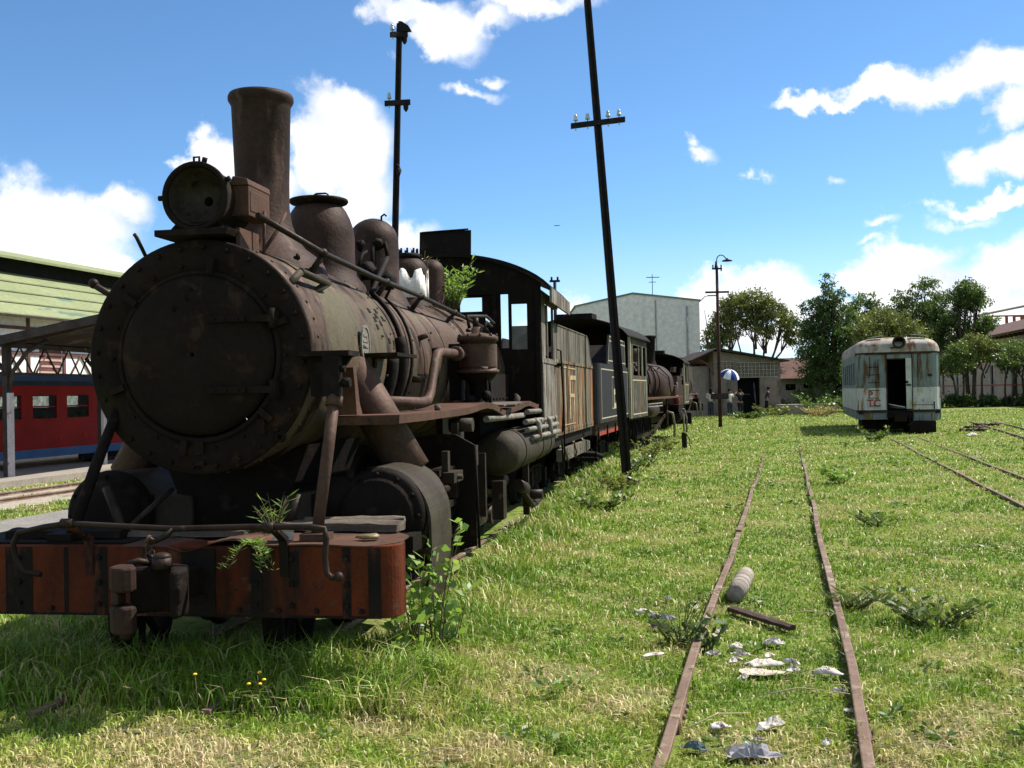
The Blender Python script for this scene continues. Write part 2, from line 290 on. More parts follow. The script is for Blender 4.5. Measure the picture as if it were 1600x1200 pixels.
def leafmat(name, c1, c2, tr=.35):
    m = bpy.data.materials.new(name); m.use_nodes = True; nt = m.node_tree; N = nt.nodes; L = nt.links; N.clear()
    o = N.new('ShaderNodeOutputMaterial'); mx = N.new('ShaderNodeMixShader'); d = N.new('ShaderNodeBsdfPrincipled'); t = N.new('ShaderNodeBsdfTranslucent')
    d.inputs['Roughness'].default_value = .45; d.inputs['Specular IOR Level'].default_value = .35
    at = N.new('ShaderNodeAttribute'); at.attribute_name = 'rnd'
    r = N.new('ShaderNodeValToRGB'); r.color_ramp.elements[0].color = (*c1, 1); r.color_ramp.elements[1].color = (*c2, 1)
    L.new(at.outputs['Fac'], r.inputs[0]); L.new(r.outputs[0], d.inputs['Base Color'])
    g = N.new('ShaderNodeMix'); g.data_type = 'RGBA'; g.blend_type = 'MULTIPLY'; g.inputs[0].default_value = 1; L.new(r.outputs[0], g.inputs[6]); g.inputs[7].default_value = (1.15, 1.25, .6, 1)
    L.new(g.outputs[2], t.inputs[0]); mx.inputs[0].default_value = tr; L.new(d.outputs[0], mx.inputs[1]); L.new(t.outputs[0], mx.inputs[2]); L.new(mx.outputs[0], o.inputs[0])
    return m
leaf_dark = leafmat('leaf_dark', (.030, .060, .016), (.095, .150, .038))
leaf_olive = leafmat('leaf_olive', (.065, .082, .020), (.20, .215, .060))
leaf_mid = leafmat('leaf_mid', (.045, .078, .018), (.14, .195, .048))
leaf_bright = leafmat('leaf_bright', (.10, .18, .035), (.30, .42, .11), .4)
leaf_dry = leafmat('leaf_dry', (.22, .16, .08), (.38, .30, .16), .3)
def leaf_mesh(name, P, D, W, Ln, mat, parent=None, rnd=None):
    "leaf quads: P centres (n,3), D directions (n,3), widths, lengths"
    n = len(P); D = D/np.linalg.norm(D, axis=1)[:, None]; q = NP.normal(size=(n, 3)); s = np.cross(D, q); s /= np.linalg.norm(s, axis=1)[:, None]+1e-9
    W = np.broadcast_to(W, n)[:, None]; Ln = np.broadcast_to(Ln, n)[:, None]
    a = P; b = P+D*Ln*.5+s*W*.5; c = P+D*Ln; d = P+D*Ln*.5-s*W*.5
    v = np.stack([a, b, c, d], 1).reshape(-1, 3)
    me = bpy.data.meshes.new(name); me.vertices.add(4*n); me.vertices.foreach_set('co', v.ravel()); me.loops.add(4*n); me.loops.foreach_set('vertex_index', np.arange(4*n))
    me.polygons.add(n); me.polygons.foreach_set('loop_start', np.arange(n)*4); me.polygons.foreach_set('loop_total', np.full(n, 4)); me.update(calc_edges=True)
    at = me.attributes.new('rnd', 'FLOAT', 'FACE'); at.data.foreach_set('value', (NP.rand(n) if rnd is None else rnd).astype(np.float32))
    me.materials.append(mat); o = bpy.data.objects.new(name, me); C.objects.link(o)
    if parent: o.parent = parent
    return o
SLOPE = math.atan(.265)

# ---------------------------------------------------------------- ground
def in_left_yard(X, Y):
    "local x of the gravel yard strips, left of the engines"
    t = R(14); dx = X+7.09; dy = Y-14.3
    return dx*math.cos(t)-dy*math.sin(t), dx*math.sin(t)+dy*math.cos(t)
def ground():
    m = bpy.data.materials.new('turf'); m.use_nodes = True; nt = m.node_tree; N = nt.nodes; L = nt.links; bs = N['Principled BSDF']
    tc = N.new('ShaderNodeTexCoord')
    def nz(s, det=6, st=(1,1,1)):
        mp = N.new('ShaderNodeMapping'); mp.inputs['Scale'].default_value = st; L.new(tc.outputs['Object'], mp.inputs[0])
        n = N.new('ShaderNodeTexNoise'); n.inputs['Scale'].default_value = s; n.inputs['Detail'].default_value = det; n.inputs['Roughness'].default_value = .65; L.new(mp.outputs[0], n.inputs['Vector']); return n.outputs['Fac']
    r = N.new('ShaderNodeValToRGB'); e = r.color_ramp.elements; e[0].position = .34; e[0].color = (.11, .165, .028, 1); e[1].position = .66; e[1].color = (.20, .17, .085, 1)
    x = e.new(.5); x.color = (.15, .195, .038, 1); L.new(nz(.7, 8), r.inputs[0])
    f = N.new('ShaderNodeMapRange'); f.inputs['From Min'].default_value = .3; f.inputs['From Max'].default_value = .7; f.inputs['To Min'].default_value = .5; f.inputs['To Max'].default_value = 1.5; L.new(nz(9, 8), f.inputs['Value'])
    mx = N.new('ShaderNodeMix'); mx.data_type = 'RGBA'; mx.blend_type = 'MULTIPLY'; mx.inputs[0].default_value = 1; L.new(r.outputs[0], mx.inputs[6]); L.new(f.outputs[0], mx.inputs[7])
    L.new(mx.outputs[2], bs.inputs['Base Color']); bs.inputs['Roughness'].default_value = .95; bs.inputs['Specular IOR Level'].default_value = .1
    b = N.new('ShaderNodeBump'); b.inputs['Strength'].default_value = 1; b.inputs['Distance'].default_value = .06; L.new(nz(14, 8), b.inputs['Height']); L.new(b.outputs[0], bs.inputs['Normal'])
    # one sheet to the horizon
    mb = MB(); xs = [-3000, -400, -120, -60]+list(np.linspace(-40, 60, 41))+[90, 160, 500, 3000]; ys = [-300, -40, -10]+list(np.linspace(0, 110, 45))+[150, 300, 800, 3500]
    nx = len(xs); mb.add([(x, y, 0) for y in ys for x in xs], [(j*nx+i, j*nx+i+1, (j+1)*nx+i+1, (j+1)*nx+i) for j in range(len(ys)-1) for i in range(nx-1)])
    o = mb.build('ground', m); tag(o, kind='structure')
ground()
def strip(name, x0, x1, z, mat, y0=-14, y1=48, h=0):
    mb = MB()
    if h: mb.box((x0, y0, -.1), (x1, y1, z))
    else: mb.add([(x0, y0, z), (x1, y0, z), (x1, y1, z), (x0, y1, z)], [(0, 1, 2, 3)])
    o = mb.build(name, mat); o.location = (-7.09, 14.3, 0); o.rotation_euler = (0, 0, -R(14)); tag(o, kind='structure'); return o
strip('gravel_path', -.25, 2.2, .012, gravel_m)
strip('ballast_bed', -3.9, -1.3, .008, ballast_m)
strip('platform', -6.6, -4.29, .14, concrete, h=1)
strip('ballast_bed', -12.5, -6.9, .006, ballast_m, y0=-14, y1=40)

# hills far off
mb = MB(); n = 90; vs = []; fs = []
for i in range(n+1):
    a = R(-60+120*i/n); h = 30+10*math.sin(i*.55)+7*math.sin(i*1.3+1)+4*math.sin(i*2.9)
    d = 1500; vs += [(d*math.sin(a), d*math.cos(a), -2), ((d+150)*math.sin(a), (d+150)*math.cos(a), h*1.15), ((d+500)*math.sin(a), (d+500)*math.cos(a), -2)]
for i in range(n): fs += [(i*3, i*3+3, i*3+4, i*3+1), (i*3+1, i*3+4, i*3+5, i*3+2)]
mb.add(vs, fs, True); tag(mb.build('hills', hill_m), kind='structure')

# ---------------------------------------------------------------- grass (uncountable)
def grass():
    n = 640000
    r = 2.3*np.exp(NP.rand(n)*math.log(75/2.3)); th = (NP.rand(n)-.5)*R(96)
    X = r*np.sin(th); Y = r*np.cos(th)
    gx = (X+7.09)*math.cos(R(14))-(Y-14.3)*math.sin(R(14))
    # local frame of the big engine
    lx = (X+1.92)*math.cos(R(9))-(Y-6.4)*math.sin(R(9)); ly = (X+1.92)*math.sin(R(9))+(Y-6.4)*math.cos(R(9))
    def vn(x, y, s, seed):      # cheap smooth noise
        return (np.sin(x*s+seed)*np.cos(y*s*1.3+seed*2)+np.sin(x*s*2.3+y*s*1.7+seed*3)*.6+np.sin(y*s*3.1-x*s*2.9+seed)*.4)/2
    keep = (gx > 2.2+.5*vn(X, Y, 1.5, 1)) | ((gx < -.25) & (gx > -1.4)) | ((gx > -4.2) & (gx < -3.6)) | ((gx > -2.7) & (gx < -2.2) & (vn(X, Y, 2, 5) > .1))
    keep &= ~((lx > -1.1) & (lx < .9) & (ly > .6))
    d1 = np.abs(X-(-.583+.265*Y)); d2 = np.abs(X-(.32+.265*Y)); drail = np.minimum(d1, d2)
    patch = vn(X, Y, 4.3, 2.2)+.5*vn(X, Y, 11, .3)
    keep &= ~((drail < .045) & (patch < .38-.02*r))
    bare = vn(X, Y, 2.1, 7.7)+.6*vn(X, Y, 6.0, 3.1)
    keep &= NP.rand(n) < np.clip(1.2-np.clip(bare, 0, 1)*.80, .28, 1)
    X, Y, r, lx, ly, drail, bare, patch, gx = [a[keep] for a in (X, Y, r, lx, ly, drail, bare, patch, gx)]; n = len(X)
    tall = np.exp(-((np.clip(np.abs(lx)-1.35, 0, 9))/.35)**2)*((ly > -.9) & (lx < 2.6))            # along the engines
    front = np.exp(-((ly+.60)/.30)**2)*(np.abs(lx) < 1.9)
    tuft = np.clip(vn(X, Y, 5.1, 4.4)-.35, 0, 1)
    H = (.022+.034*NP.rand(n)**1.4)*(1+np.clip(patch, -.3, 1)*.8)+.09*tuft*NP.rand(n)+.15*tall*NP.rand(n)+.12*front*NP.rand(n)**1.3+.19*np.exp(-((ly+.32)/.20)**2)*(np.abs(lx) < 1.7)*NP.rand(n)**.7
    inside = (X > -.583+.265*Y) & (X < .32+.265*Y); H = np.where(inside, H*.75, H)
    H = np.where(drail < .12, np.minimum(H, .055+.04*NP.rand(n)), H); H = np.where(drail < .045, .075+.04*NP.rand(n), H)
    far = np.clip(r/7, 1, 9); W = (.0030+.0026*NP.rand(n))*far**.85; H = H*(1+.07*(far-1))
    az = NP.rand(n)*2*math.pi; lean = .25+.9*NP.rand(n)**1.0; dry = NP.rand(n) < .10+.12*(np.clip(bare, 0, 1) > .25); lean = np.where(dry, np.where(H > .09, .6+.5*NP.rand(n), 1.6), lean)
    ux, uy = np.cos(az), np.sin(az); px, py = -uy, ux
    tw = NP.rand(n)*math.pi; wx, wy = np.cos(tw), np.sin(tw)
    z0 = np.zeros(n)-.004
    m1x = X+ux*H*lean*.3; m1y = Y+uy*H*lean*.3; m1z = H*.62; tx = X+ux*H*lean; ty = Y+uy*H*lean; tz = H*np.clip(1.05-.33*lean, .35, 1)
    v = np.stack([np.stack([X-wx*W, Y-wy*W, z0], 1), np.stack([X+wx*W, Y+wy*W, z0], 1), np.stack([m1x+wx*W*.8, m1y+wy*W*.8, m1z], 1), np.stack([m1x-wx*W*.8, m1y-wy*W*.8, m1z], 1), np.stack([tx, ty, tz], 1)], 1).reshape(-1, 3)
    me = bpy.data.meshes.new('grass'); me.vertices.add(5*n); me.vertices.foreach_set('co', v.ravel())
    base = np.arange(n)[:, None]*5; loops = np.concatenate([base+np.array([[0, 1, 2, 3]]), base+np.array([[3, 2, 4]])], 1).ravel()
    me.loops.add(7*n); me.loops.foreach_set('vertex_index', loops); me.polygons.add(2*n)
    ls = (np.arange(n)[:, None]*7+np.array([[0, 4]])).ravel(); me.polygons.foreach_set('loop_start', ls); me.polygons.foreach_set('loop_total', np.tile([4, 3], n)); me.update(calc_edges=True)
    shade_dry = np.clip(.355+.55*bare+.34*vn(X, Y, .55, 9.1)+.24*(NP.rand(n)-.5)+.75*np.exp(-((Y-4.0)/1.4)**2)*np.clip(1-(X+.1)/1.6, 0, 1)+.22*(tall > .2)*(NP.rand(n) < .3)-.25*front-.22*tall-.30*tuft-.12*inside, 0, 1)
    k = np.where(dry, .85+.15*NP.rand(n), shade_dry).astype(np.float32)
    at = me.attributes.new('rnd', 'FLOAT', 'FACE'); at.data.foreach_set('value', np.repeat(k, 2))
    m = bpy.data.materials.new('grass'); m.use_nodes = True; nt = m.node_tree; N = nt.nodes; L = nt.links; N.clear()
    o = N.new('ShaderNodeOutputMaterial'); mx = N.new('ShaderNodeMixShader'); d = N.new('ShaderNodeBsdfPrincipled'); t = N.new('ShaderNodeBsdfTranslucent')
    d.inputs['Roughness'].default_value = .5; d.inputs['Specular IOR Level'].default_value = .3
    a = N.new('ShaderNodeAttribute'); a.attribute_name = 'rnd'; rp = N.new('ShaderNodeValToRGB'); e = rp.color_ramp.elements
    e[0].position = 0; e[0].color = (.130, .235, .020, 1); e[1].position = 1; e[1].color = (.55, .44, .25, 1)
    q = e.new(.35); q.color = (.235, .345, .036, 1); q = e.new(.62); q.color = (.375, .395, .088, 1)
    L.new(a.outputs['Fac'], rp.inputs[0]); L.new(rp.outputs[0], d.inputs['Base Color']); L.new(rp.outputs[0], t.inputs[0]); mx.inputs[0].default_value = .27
    L.new(d.outputs[0], mx.inputs[1]); L.new(t.outputs[0], mx.inputs[2]); L.new(mx.outputs[0], o.inputs[0])
    me.materials.append(m); go = bpy.data.objects.new('grass', me); C.objects.link(go)
    tag(go, 'short yellow green grass with taller blades beside the engine and dry straw patches', 'grass', kind='stuff')
grass()
def ground_weeds():
    rs = np.random.RandomState(5); k = 480; r_ = 3.2*np.exp(rs.rand(k)*math.log(45/3.2)); th = (rs.rand(k)-.5)*R(90); cx, cy = r_*np.sin(th), r_*np.cos(th)
    lx = (cx+1.92)*math.cos(R(9))-(cy-6.4)*math.sin(R(9)); gx = (cx+7.09)*math.cos(R(14))-(cy-14.3)*math.sin(R(14)); ok = (gx > 2.3) & (np.abs(lx+.1) > 1.1); cx, cy, r_ = cx[ok], cy[ok], r_[ok]; k = len(cx)
    m_ = 22; sz = (.022+.035*rs.rand(k)**2)*np.clip(r_/10, 1, 2); a = rs.rand(k, m_)*6.28; el_ = .15+.8*rs.rand(k, m_); off = sz[:, None]*(.2+.9*rs.rand(k, m_))
    P = np.stack([cx[:, None]+off*np.cos(a), cy[:, None]+off*np.sin(a), .012+sz[:, None]*el_*.8], 2).reshape(-1, 3); D = np.stack([np.cos(a), np.sin(a), el_*.5], 2).reshape(-1, 3)
    W = np.repeat(sz, m_)*.45; L_ = np.repeat(sz, m_)*1.1
    o = leaf_mesh('ground_weeds', P, D, W, L_, leafmat('leaf_ground', (.06, .11, .02), (.15, .23, .05)), None, np.clip(np.repeat(rs.rand(k), m_)*.7+.3*rs.rand(k*m_), 0, 1)); tag(o, 'low broad leaved weeds and dark clover clumps scattered through the grass', 'weeds', kind='stuff')
ground_weeds()

# ---------------------------------------------------------------- railway tracks
def rail_mb(p0, p1, seed, n=24, top=.075):
    rnd = random.Random(seed); mb = MB(); pr = [(-.042, 0), (.042, 0), (.042, .012), (.011, .026), (.011, .084), (.026, .094), (.026, .112), (.021, .115), (-.021, .115), (-.026, .112), (-.026, .094), (-.011, .084), (-.011, .026), (-.042, .012)]
    p0 = Vector(p0); p1 = Vector(p1); d = (p1-p0).normalized(); s = Vector((d.y, -d.x, 0)); vs = []
    for i in range(n+1):
        c = p0.lerp(p1, i/n); w = (rnd.random()-.5)*.034; zz = top-.115+(rnd.random()-.5)*.016-.035*max(0, c.length-9)/20
        for u, v in pr: vs.append(c+s*(u+w)+Vector((0, 0, v+zz)))
    k = len(pr); fs = [(i*k+j, i*k+(j+1) % k, (i+1)*k+(j+1) % k, (i+1)*k+j) for i in range(n) for j in range(k)]
    fs += [tuple(range(k)), tuple(range(n*k, n*k+k))]
    return mb.add(vs, fs)
def track(label, rails, top, sleepers=None):
    t = thing('railway_track', label, 'railway track', (rails[0][0][0], rails[0][0][1], 0)); o = Vector(t.location)
    for i, (a, b) in enumerate(rails): rail_mb(Vector((*a, 0))-o, Vector((*b, 0))-o, i+3, max(6, int((Vector(b)-Vector(a)).length/1.6)), top=top).build('rail', steel_rail, t)
    return t
track('rusty railway track half buried in grass, running up the middle of the grass field', [((-.583+.265*1.2, 1.2), (-.583+.265*11.5, 11.5)), ((.32+.265*1.2, 1.2), (.32+.265*31, 31)), ((-.583+.265*11.65, 11.65), (-.583+.265*27, 27))], .075)
track('rusty railway track on the right leading up to the derelict white railcar', [((2.93+.274*6, 6), (2.93+.274*34, 34)), ((3.84+.274*6, 6), (3.84+.274*34, 34))], .055)
track('bare rusty railway track at the far right edge of the grass field', [((13.9, 27), (20.2, 46)), ((14.9, 27), (21.2, 46))], .07)
for tr_, (rx0, ys) in zip((bpy.data.objects['railway_track'],)*2, ((-.583, (5.2, 9.6)), (.32, (4.9, 8.9)))):
    for y_ in ys:
        for sd_ in (-1, 1):
            mb = MB(); c = Vector((rx0+.265*y_-tr_.location.x, y_-tr_.location.y, 0)); Rm = Matrix.Rotation(-SLOPE, 3, 'Z'); mb.bx(c+Rm @ Vector((sd_*.022, 0, .03)), (.014, .42, .055), Rm)
            for k_ in (-.15, -.05, .05, .15): q_ = c+Rm @ Vector((sd_*.029, k_, .035)); mb.cyl(q_, q_+Rm @ Vector((sd_*.014, 0, 0)), .012, n=6)
            mb.build('fishplate', steel_rail, tr_)
def gxy(x, y): t = R(14); return (-7.09+x*math.cos(t)+y*math.sin(t), 14.3-x*math.sin(t)+y*math.cos(t))
track('railway track in pale ballast beside the concrete platform on the left', [(gxy(-2.2, -12), gxy(-2.2, 30)), (gxy(-3.1, -12), gxy(-3.1, 30))], .09)
# ================================================================ the big engine (local: x right, y back along the boiler, z up)
def wheel(parent, x, y, r, name='wheel', spokes=10, w=.11, side=1, z=None):
    z = r+.02 if z is None else z
    mb = MB(); s = side
    mb.lathe([(-w/2, r*.86), (-w/2, r+.02), (-w/2+.03, r+.02), (-w/2+.035, r), (w/2, r-.005), (w/2, r*.86), (-w/2, r*.86)] if s > 0 else [(w/2, r*.86), (w/2, r+.02), (w/2-.03, r+.02), (w/2-.035, r), (-w/2, r-.005), (-w/2, r*.86), (w/2, r*.86)], (x, y, z), 'x', 30)
    mb.cyl((x-w*.55, y, z), (x+w*.55, y, z), r*.22, n=14)
    for k in range(spokes):
        a = 2*math.pi*k/spokes; mb.cyl((x, y+r*.15*math.cos(a), z+r*.15*math.sin(a)), (x, y+r*.88*math.cos(a), z+r*.88*math.sin(a)), .028, .022, 6, False)
    if spokes > 9: mb.prism([(y+r*.55*math.cos(t), z-r*.02+r*.86*math.sin(t)) for t in np.linspace(R(215), R(325), 8)], x-w*.3, x+w*.3, 'x')
    return mb.build(name, black_iron, parent)

def big_engine():
    e = thing('steam_locomotive', 'huge rusty steam locomotive with round black front and tall chimney, nearest of the row', 'steam locomotive', (-1.92, 6.4, 0), -R(9))
    ZC = 1.92; RB = .70
    # smokebox with ring of studs
    mb = MB(); mb.lathe([(.0, .715), (.02, .725), (1.95, .725), (1.96, .70)], (0, 0, ZC), 'y', 72)
    for y in (.12, 1.86):
        for k in range(40):
            a = 2*math.pi*k/40; p = Vector((.725*math.sin(a), y, ZC+.725*math.cos(a))); mb.cyl(p-Vector((p.x, 0, p.z-ZC))*.01, p+Vector((p.x, 0, p.z-ZC)).normalized()*.010, .013, .008, 6)
    sb = mb.build('smokebox', rust_boiler, e)
    mb = MB(); mb.lathe([(.01, .725), (-.012, .728), (-.022, .715), (-.022, .50), (-.010, .495)], (0, 0, ZC), 'y', 72); mb.lathe([(-.022, .535), (-.036, .53), (-.036, .505), (-.022, .50)], (0, 0, ZC), 'y', 72)
    for k in range(28):
        a = 2*math.pi*(k+.3)/28; bolts(mb, [(.675*math.sin(a), -.022, ZC+.675*math.cos(a))], (0, -1, 0), .016, .022)
    for k in range(18):
        a = 2*math.pi*(k+.5)/18; x, z = .565*math.sin(a), ZC+.565*math.cos(a)
        if k % 3 == 0:
            Rm = Matrix.Rotation(a, 3, 'Y'); mb.box((x-.02, -.06, z-.05), (x+.02, -.02, z+.05), Rm)
        else: bolts(mb, [(x, -.022, z)], (0, -1, 0), .012, .02)
    mb.box((-.03, -.05, 1.32), (.03, -.02, 1.40)); mb.box((-.03, -.05, 1.25), (.03, -.02, 1.28)); mb.box((.38, -.055, 1.44), (.43, -.02, 1.53)); mb.lathe([(-.02, .035), (-.045, .03), (-.045, .018), (-.02, .016)], (.52, 0, 1.42), 'y', 12)
    fr = mb.build('front_ring', rust_front, e)
    mb = MB(); mb.lathe([(-.02, .495), (-.045, .490), (-.065, .46), (-.085, .38), (-.105, .25), (-.115, .12), (-.118, .016), (-.09, .012), (-.06, .010)], (0, 0, ZC+.01), 'y', 64)
    mb.tube([(-.025, -.10, 2.26), (-.03, -.135, 2.285), (-.02, -.14, 2.32), (0, -.135, 2.33), (.01, -.10, 2.32)], .006, 6)
    mb.tube([(-.12, -.10, 2.20), (-.12, -.12, 2.24)], .008, 6)
    dr = mb.build('smokebox_door', rust_front, e)
    for z in (2.14, 1.71):
        mb = MB(); mb.box((.10, -.125, z-.018), (.34, -.085, z+.018)); mb.prism([(.34, z-.018), (.50, z-.022), (.50, z+.022), (.34, z+.018)], -.10, -.05); mb.cyl((.50, -.075, z-.06), (.50, -.075, z+.06), .022, n=10); mb.box((.47, -.075, z-.05), (.53, -.02, z+.05))
        bolts(mb, [(.15, -.125, z), (.22, -.125, z), (.30, -.125, z)], (0, -1, 0), .009, .012); mb.build('hinge', rust_front, dr)
    mb = MB(); mb.tube([(-.36, .06, 2.52), (-.42, .02, 2.68), (-.425, .0, 2.70)], .012, 6); mb.tube([(-.60, .12, 2.30), (-.78, .16, 2.40), (-.80, .16, 2.42)], .022, 8); mb.ball((-.80, .16, 2.42), .035); mb.build('grab_stub', rod_iron, e)
    # boiler barrel with bands
    mb = MB(); mb.lathe([(1.95, .69), (1.97, RB), (4.9, RB), (4.92, .74), (6.3, .745), (7.02, .745)], (0, 0, ZC), 'y', 64)
    for y in (2.02, 2.95, 3.9, 4.95, 6.0):
        r = (RB if y < 4.9 else .745)+.006; mb.lathe([(y-.028, r-.01), (y-.026, r), (y+.026, r), (y+.028, r-.01)], (0, 0, ZC), 'y', 64)
    rnd = random.Random(4)
    for y, lo, hi, k in ((2.3, 60, 120, 9), (1.5, 50, 130, 8), (3.4, 60, 120, 8)):
        for _ in range(k):
            a = R(rnd.uniform(lo, hi)); yy = y+rnd.uniform(-.35, .35); r = RB if yy > 1.96 else .725; mb.cyl((r*math.sin(a)*.98, yy, ZC+r*.98*math.cos(a)), ((r+.02)*math.sin(a), yy, ZC+(r+.02)*math.cos(a)), .012, .01, 6)
    mb.cyl((.68, 2.55, 1.80), (.80, 2.55, 1.79), .03, n=8)
    for a0, y0 in ((78, 3.3), (70, 2.9)):
        a = R(a0); mb.cyl((RB*math.sin(a), y0, ZC+RB*math.cos(a)), ((RB+.09)*math.sin(a), y0, ZC+(RB+.09)*math.cos(a)), .025, n=8)
    bo = mb.build('boiler', rust_boiler, e)
    mb = MB()     # small dark holes burnt in the jacket
    for k, (a, y) in enumerate([(58, 1.55), (61, 1.66), (64, 1.58), (57, 1.75), (66, 1.70), (62, 1.82), (69, 1.56), (77, 1.78), (78, 1.9)]):
        a = R(a); r = (.727 if y < 1.95 else .702); c = Vector((r*math.sin(a), y, ZC+r*math.cos(a))); t = Vector((math.cos(a), 0, -math.sin(a))); nrm = Vector((math.sin(a), 0, math.cos(a)))
        q = [c+nrm*.002+t*u*.022+Vector((0, v*.03, 0)) for u, v in ((-1, -.8), (1, -1), (.8, 1), (-.9, .8))]; q2 = [p-nrm*.01 for p in q]; mb.add(q+q2, [(0,1,2,3), (7,6,5,4), (0,4,5,1), (1,5,6,2), (2,6,7,3), (3,7,4,0)])
    tag(mb.build('jacket_holes', dark_void, bo))
    # jagged jacket edge: bare firebox behind
    mb = MB(); rr = random.Random(9); K = 26
    for k in range(K):
        a0 = R(20+k*115/K); a1 = R(20+(k+1)*115/K); y1 = 5.15+rr.uniform(.15, .8); r = .762
        mb.add([(r*math.sin(a), y, ZC+r*math.cos(a)) for a, y in ((a0, 4.95), (a1, 4.95), (a1, y1), (a0, y1))]+[((r-.012)*math.sin(a), y, ZC+(r-.012)*math.cos(a)) for a, y in ((a0, 4.95), (a1, 4.95), (a1, y1), (a0, y1))], [(0,1,2,3), (7,6,5,4), (0,4,5,1), (1,5,6,2), (2,6,7,3), (3,7,4,0)])
    mb.build('torn_jacket', rust_boiler, e)
    mb = MB(); mb.box((-.80, 4.96, .75), (.80, 7.0, 1.9)); 
    for y in np.arange(5.15, 6.9, .22):
        for z in (1.0, 1.2, 1.4, 1.6): bolts(mb, [(.80, y, z)], (1, 0, 0), .016, .02)
    mb.build('firebox', black_iron, e)
    # builder's plate, oval, unreadable
    a = R(84); c = Vector((.732*math.sin(a), 1.05, ZC+.732*math.cos(a)+.03)); mb = MB(); vs = []
    for rr_, h in ((1.0, 0), (1.0, .014), (.86, .014), (.86, .008)):
        for k in range(24): t = 2*math.pi*k/24; vs.append(c+Vector((h, .10*rr_*math.cos(t), .135*rr_*math.sin(t))))
    mb.add(vs, [(j*24+k, j*24+(k+1) % 24, (j+1)*24+(k+1) % 24, (j+1)*24+k) for j in range(3) for k in range(24)]+[tuple(range(72, 96))])
    for dz, w in ((.06, .09), (.02, .12), (-.02, .12), (-.06, .08)): mb.box((c.x+.008, c.y-w/2, c.z+dz-.008), (c.x+.013, c.y+w/2, c.z+dz+.008))
    mb.build('maker_plate', pale_pipe, e)
    # chimney
    mb = MB(); prof = [(2.50, .46), (2.60, .43), (2.66, .38), (2.72, .30), (2.80, .24), (2.90, .205), (3.02, .188), (3.2, .190), (3.74, .208), (3.76, .216), (3.785, .231), (3.81, .231), (3.83, .222), (3.83, .20), (3.7, .195), (3.0, .17)]
    mb.lathe(prof, (.0, 1.03, 0), 'z', 48)
    for k in range(10):
        a = 2*math.pi*k/10; bolts(mb, [(.02+.40*math.cos(a), 1.03+.40*math.sin(a), 2.63-.02*abs(math.cos(a)))], (0, 0, 1), .018, .035)
    mb.build('chimney', rust_dome, e)
    mb = MB(); pl = []
    for k in range(13):
        a = R(-38+76*k/12); pl.append((.735*math.sin(a), ZC+.735*math.cos(a)))
    mb.prism(pl+[(p[0]*.975, ZC+(p[1]-ZC)*.975) for p in reversed(pl)], .50, 1.62); mb.build('chimney_saddle', rust_boiler, e)
    # headlight
    h = thing('headlight', None, None); h.parent = e;
    mb = MB(); X0, Z0 = .01, 2.905
    mb.lathe([(.42, .05), (.42, .17), (.40, .18), (.05, .195), (-.03, .20), (-.035, .215), (-.06, .215), (-.065, .205), (-.06, .185), (-.02, .18), (.05, .155), (.12, .11), (.16, .05), (.165, .028), (.22, .025)], (X0, 0, Z0), 'y', 40)
    for a in (95, 200, 250, 10):
        q = R(a-90+90); mb.cyl((X0+.21*math.sin(R(a+175)), -.04, Z0+.21*math.cos(R(a+175))), (X0+.245*math.sin(R(a+175)), -.04, Z0+.245*math.cos(R(a+175))), .017, n=8)
    mb.tube([(X0-.015, -.03, Z0+.205), (X0-.015, -.03, Z0+.245), (X0+.02, -.03, Z0+.245), (X0+.02, -.03, Z0+.205)], .008, 6)
    mb.build('lamp_casing', rust_front, h)
    mb = MB(); mb.lathe([(-.045, .178), (.03, .160), (.09, .125), (.13, .07), (.135, .03)], (X0, 0, Z0), 'y', 32); mb.build('reflector', M('dull_reflector', (.055, .045, .036), (.030, .024, .019), 9, [((.02, .017, .014), .58, 14, V1, .06)], .55, .3, .2, 40), h)
    mb = MB(); mb.box((.17, .10, 2.80), (.29, .44, 2.99)); mb.prism([(.165, 2.99), (.295, 2.99), (.285, 3.03), (.19, 3.05)], .09, .45); mb.box((.285, .12, 2.83), (.295, .42, 2.96)); mb.build('lamp_box', rust_plate, h, .006)
    mb = MB(); mb.prism([(-.24, 2.66), (.22, 2.66), (.24, 2.70), (-.24, 2.70)], -.10, .42); mb.prism([(-.20, 2.70), (.18, 2.70), (.13, 2.76), (-.14, 2.76)], .0, .38); mb.build('lamp_base', rust_front, h, .004)
    mb = MB(); mb.box((.22, .06, 2.60), (.245, .36, 2.72)); mb.tube([(.26, .4, 2.62), (.30, .55, 2.78), (.33, .62, 2.90)], .012, 6); mb.tube([(.30, .30, 2.55), (.31, .30, 2.86)], .010, 6); mb.build('bracket', rust_plate, h)
    # domes
    mb = MB(); mb.lathe([(2.50, .40), (2.58, .37), (2.66, .305), (2.74, .29), (2.98, .29), (3.06, .280), (3.14, .255), (3.20, .225), (3.235, .20), (3.245, .18)], (-.01, 2.25, 0), 'z', 40); d = mb.build('sand_dome', rust_dome, e)
    mb = MB(); mb.lathe([(3.245, .12), (3.27, .235), (3.285, .245), (3.30, .24), (3.315, .10), (3.315, .001)], (-.01, 2.25, 0), 'z', 32); mb.tube([(-.05, 2.25, 3.31), (-.05, 2.25, 3.345), (-.03, 2.25, 3.355), (.05, 2.25, 3.355), (.07, 2.25, 3.345), (.07, 2.25, 3.31)], .008, 6); mb.build('dome_lid', rust_front, d)
    def dome(name, y, r, top, x=0, mat=rust_dome, zs=2.74, sk=.07):
        mb = MB(); p = [(2.50, r+sk+.05), (2.60, r+sk), (2.68, r+.02), (zs, r), (top-r*.95, r)]
        for k in range(1, 9): a = math.pi/2*k/8; p.append((top-r*.95+r*.95*math.sin(a), max(r*math.cos(a), .001)))
        mb.lathe(p, (x, y, 0), 'z', 36); return mb.build(name, mat, e)
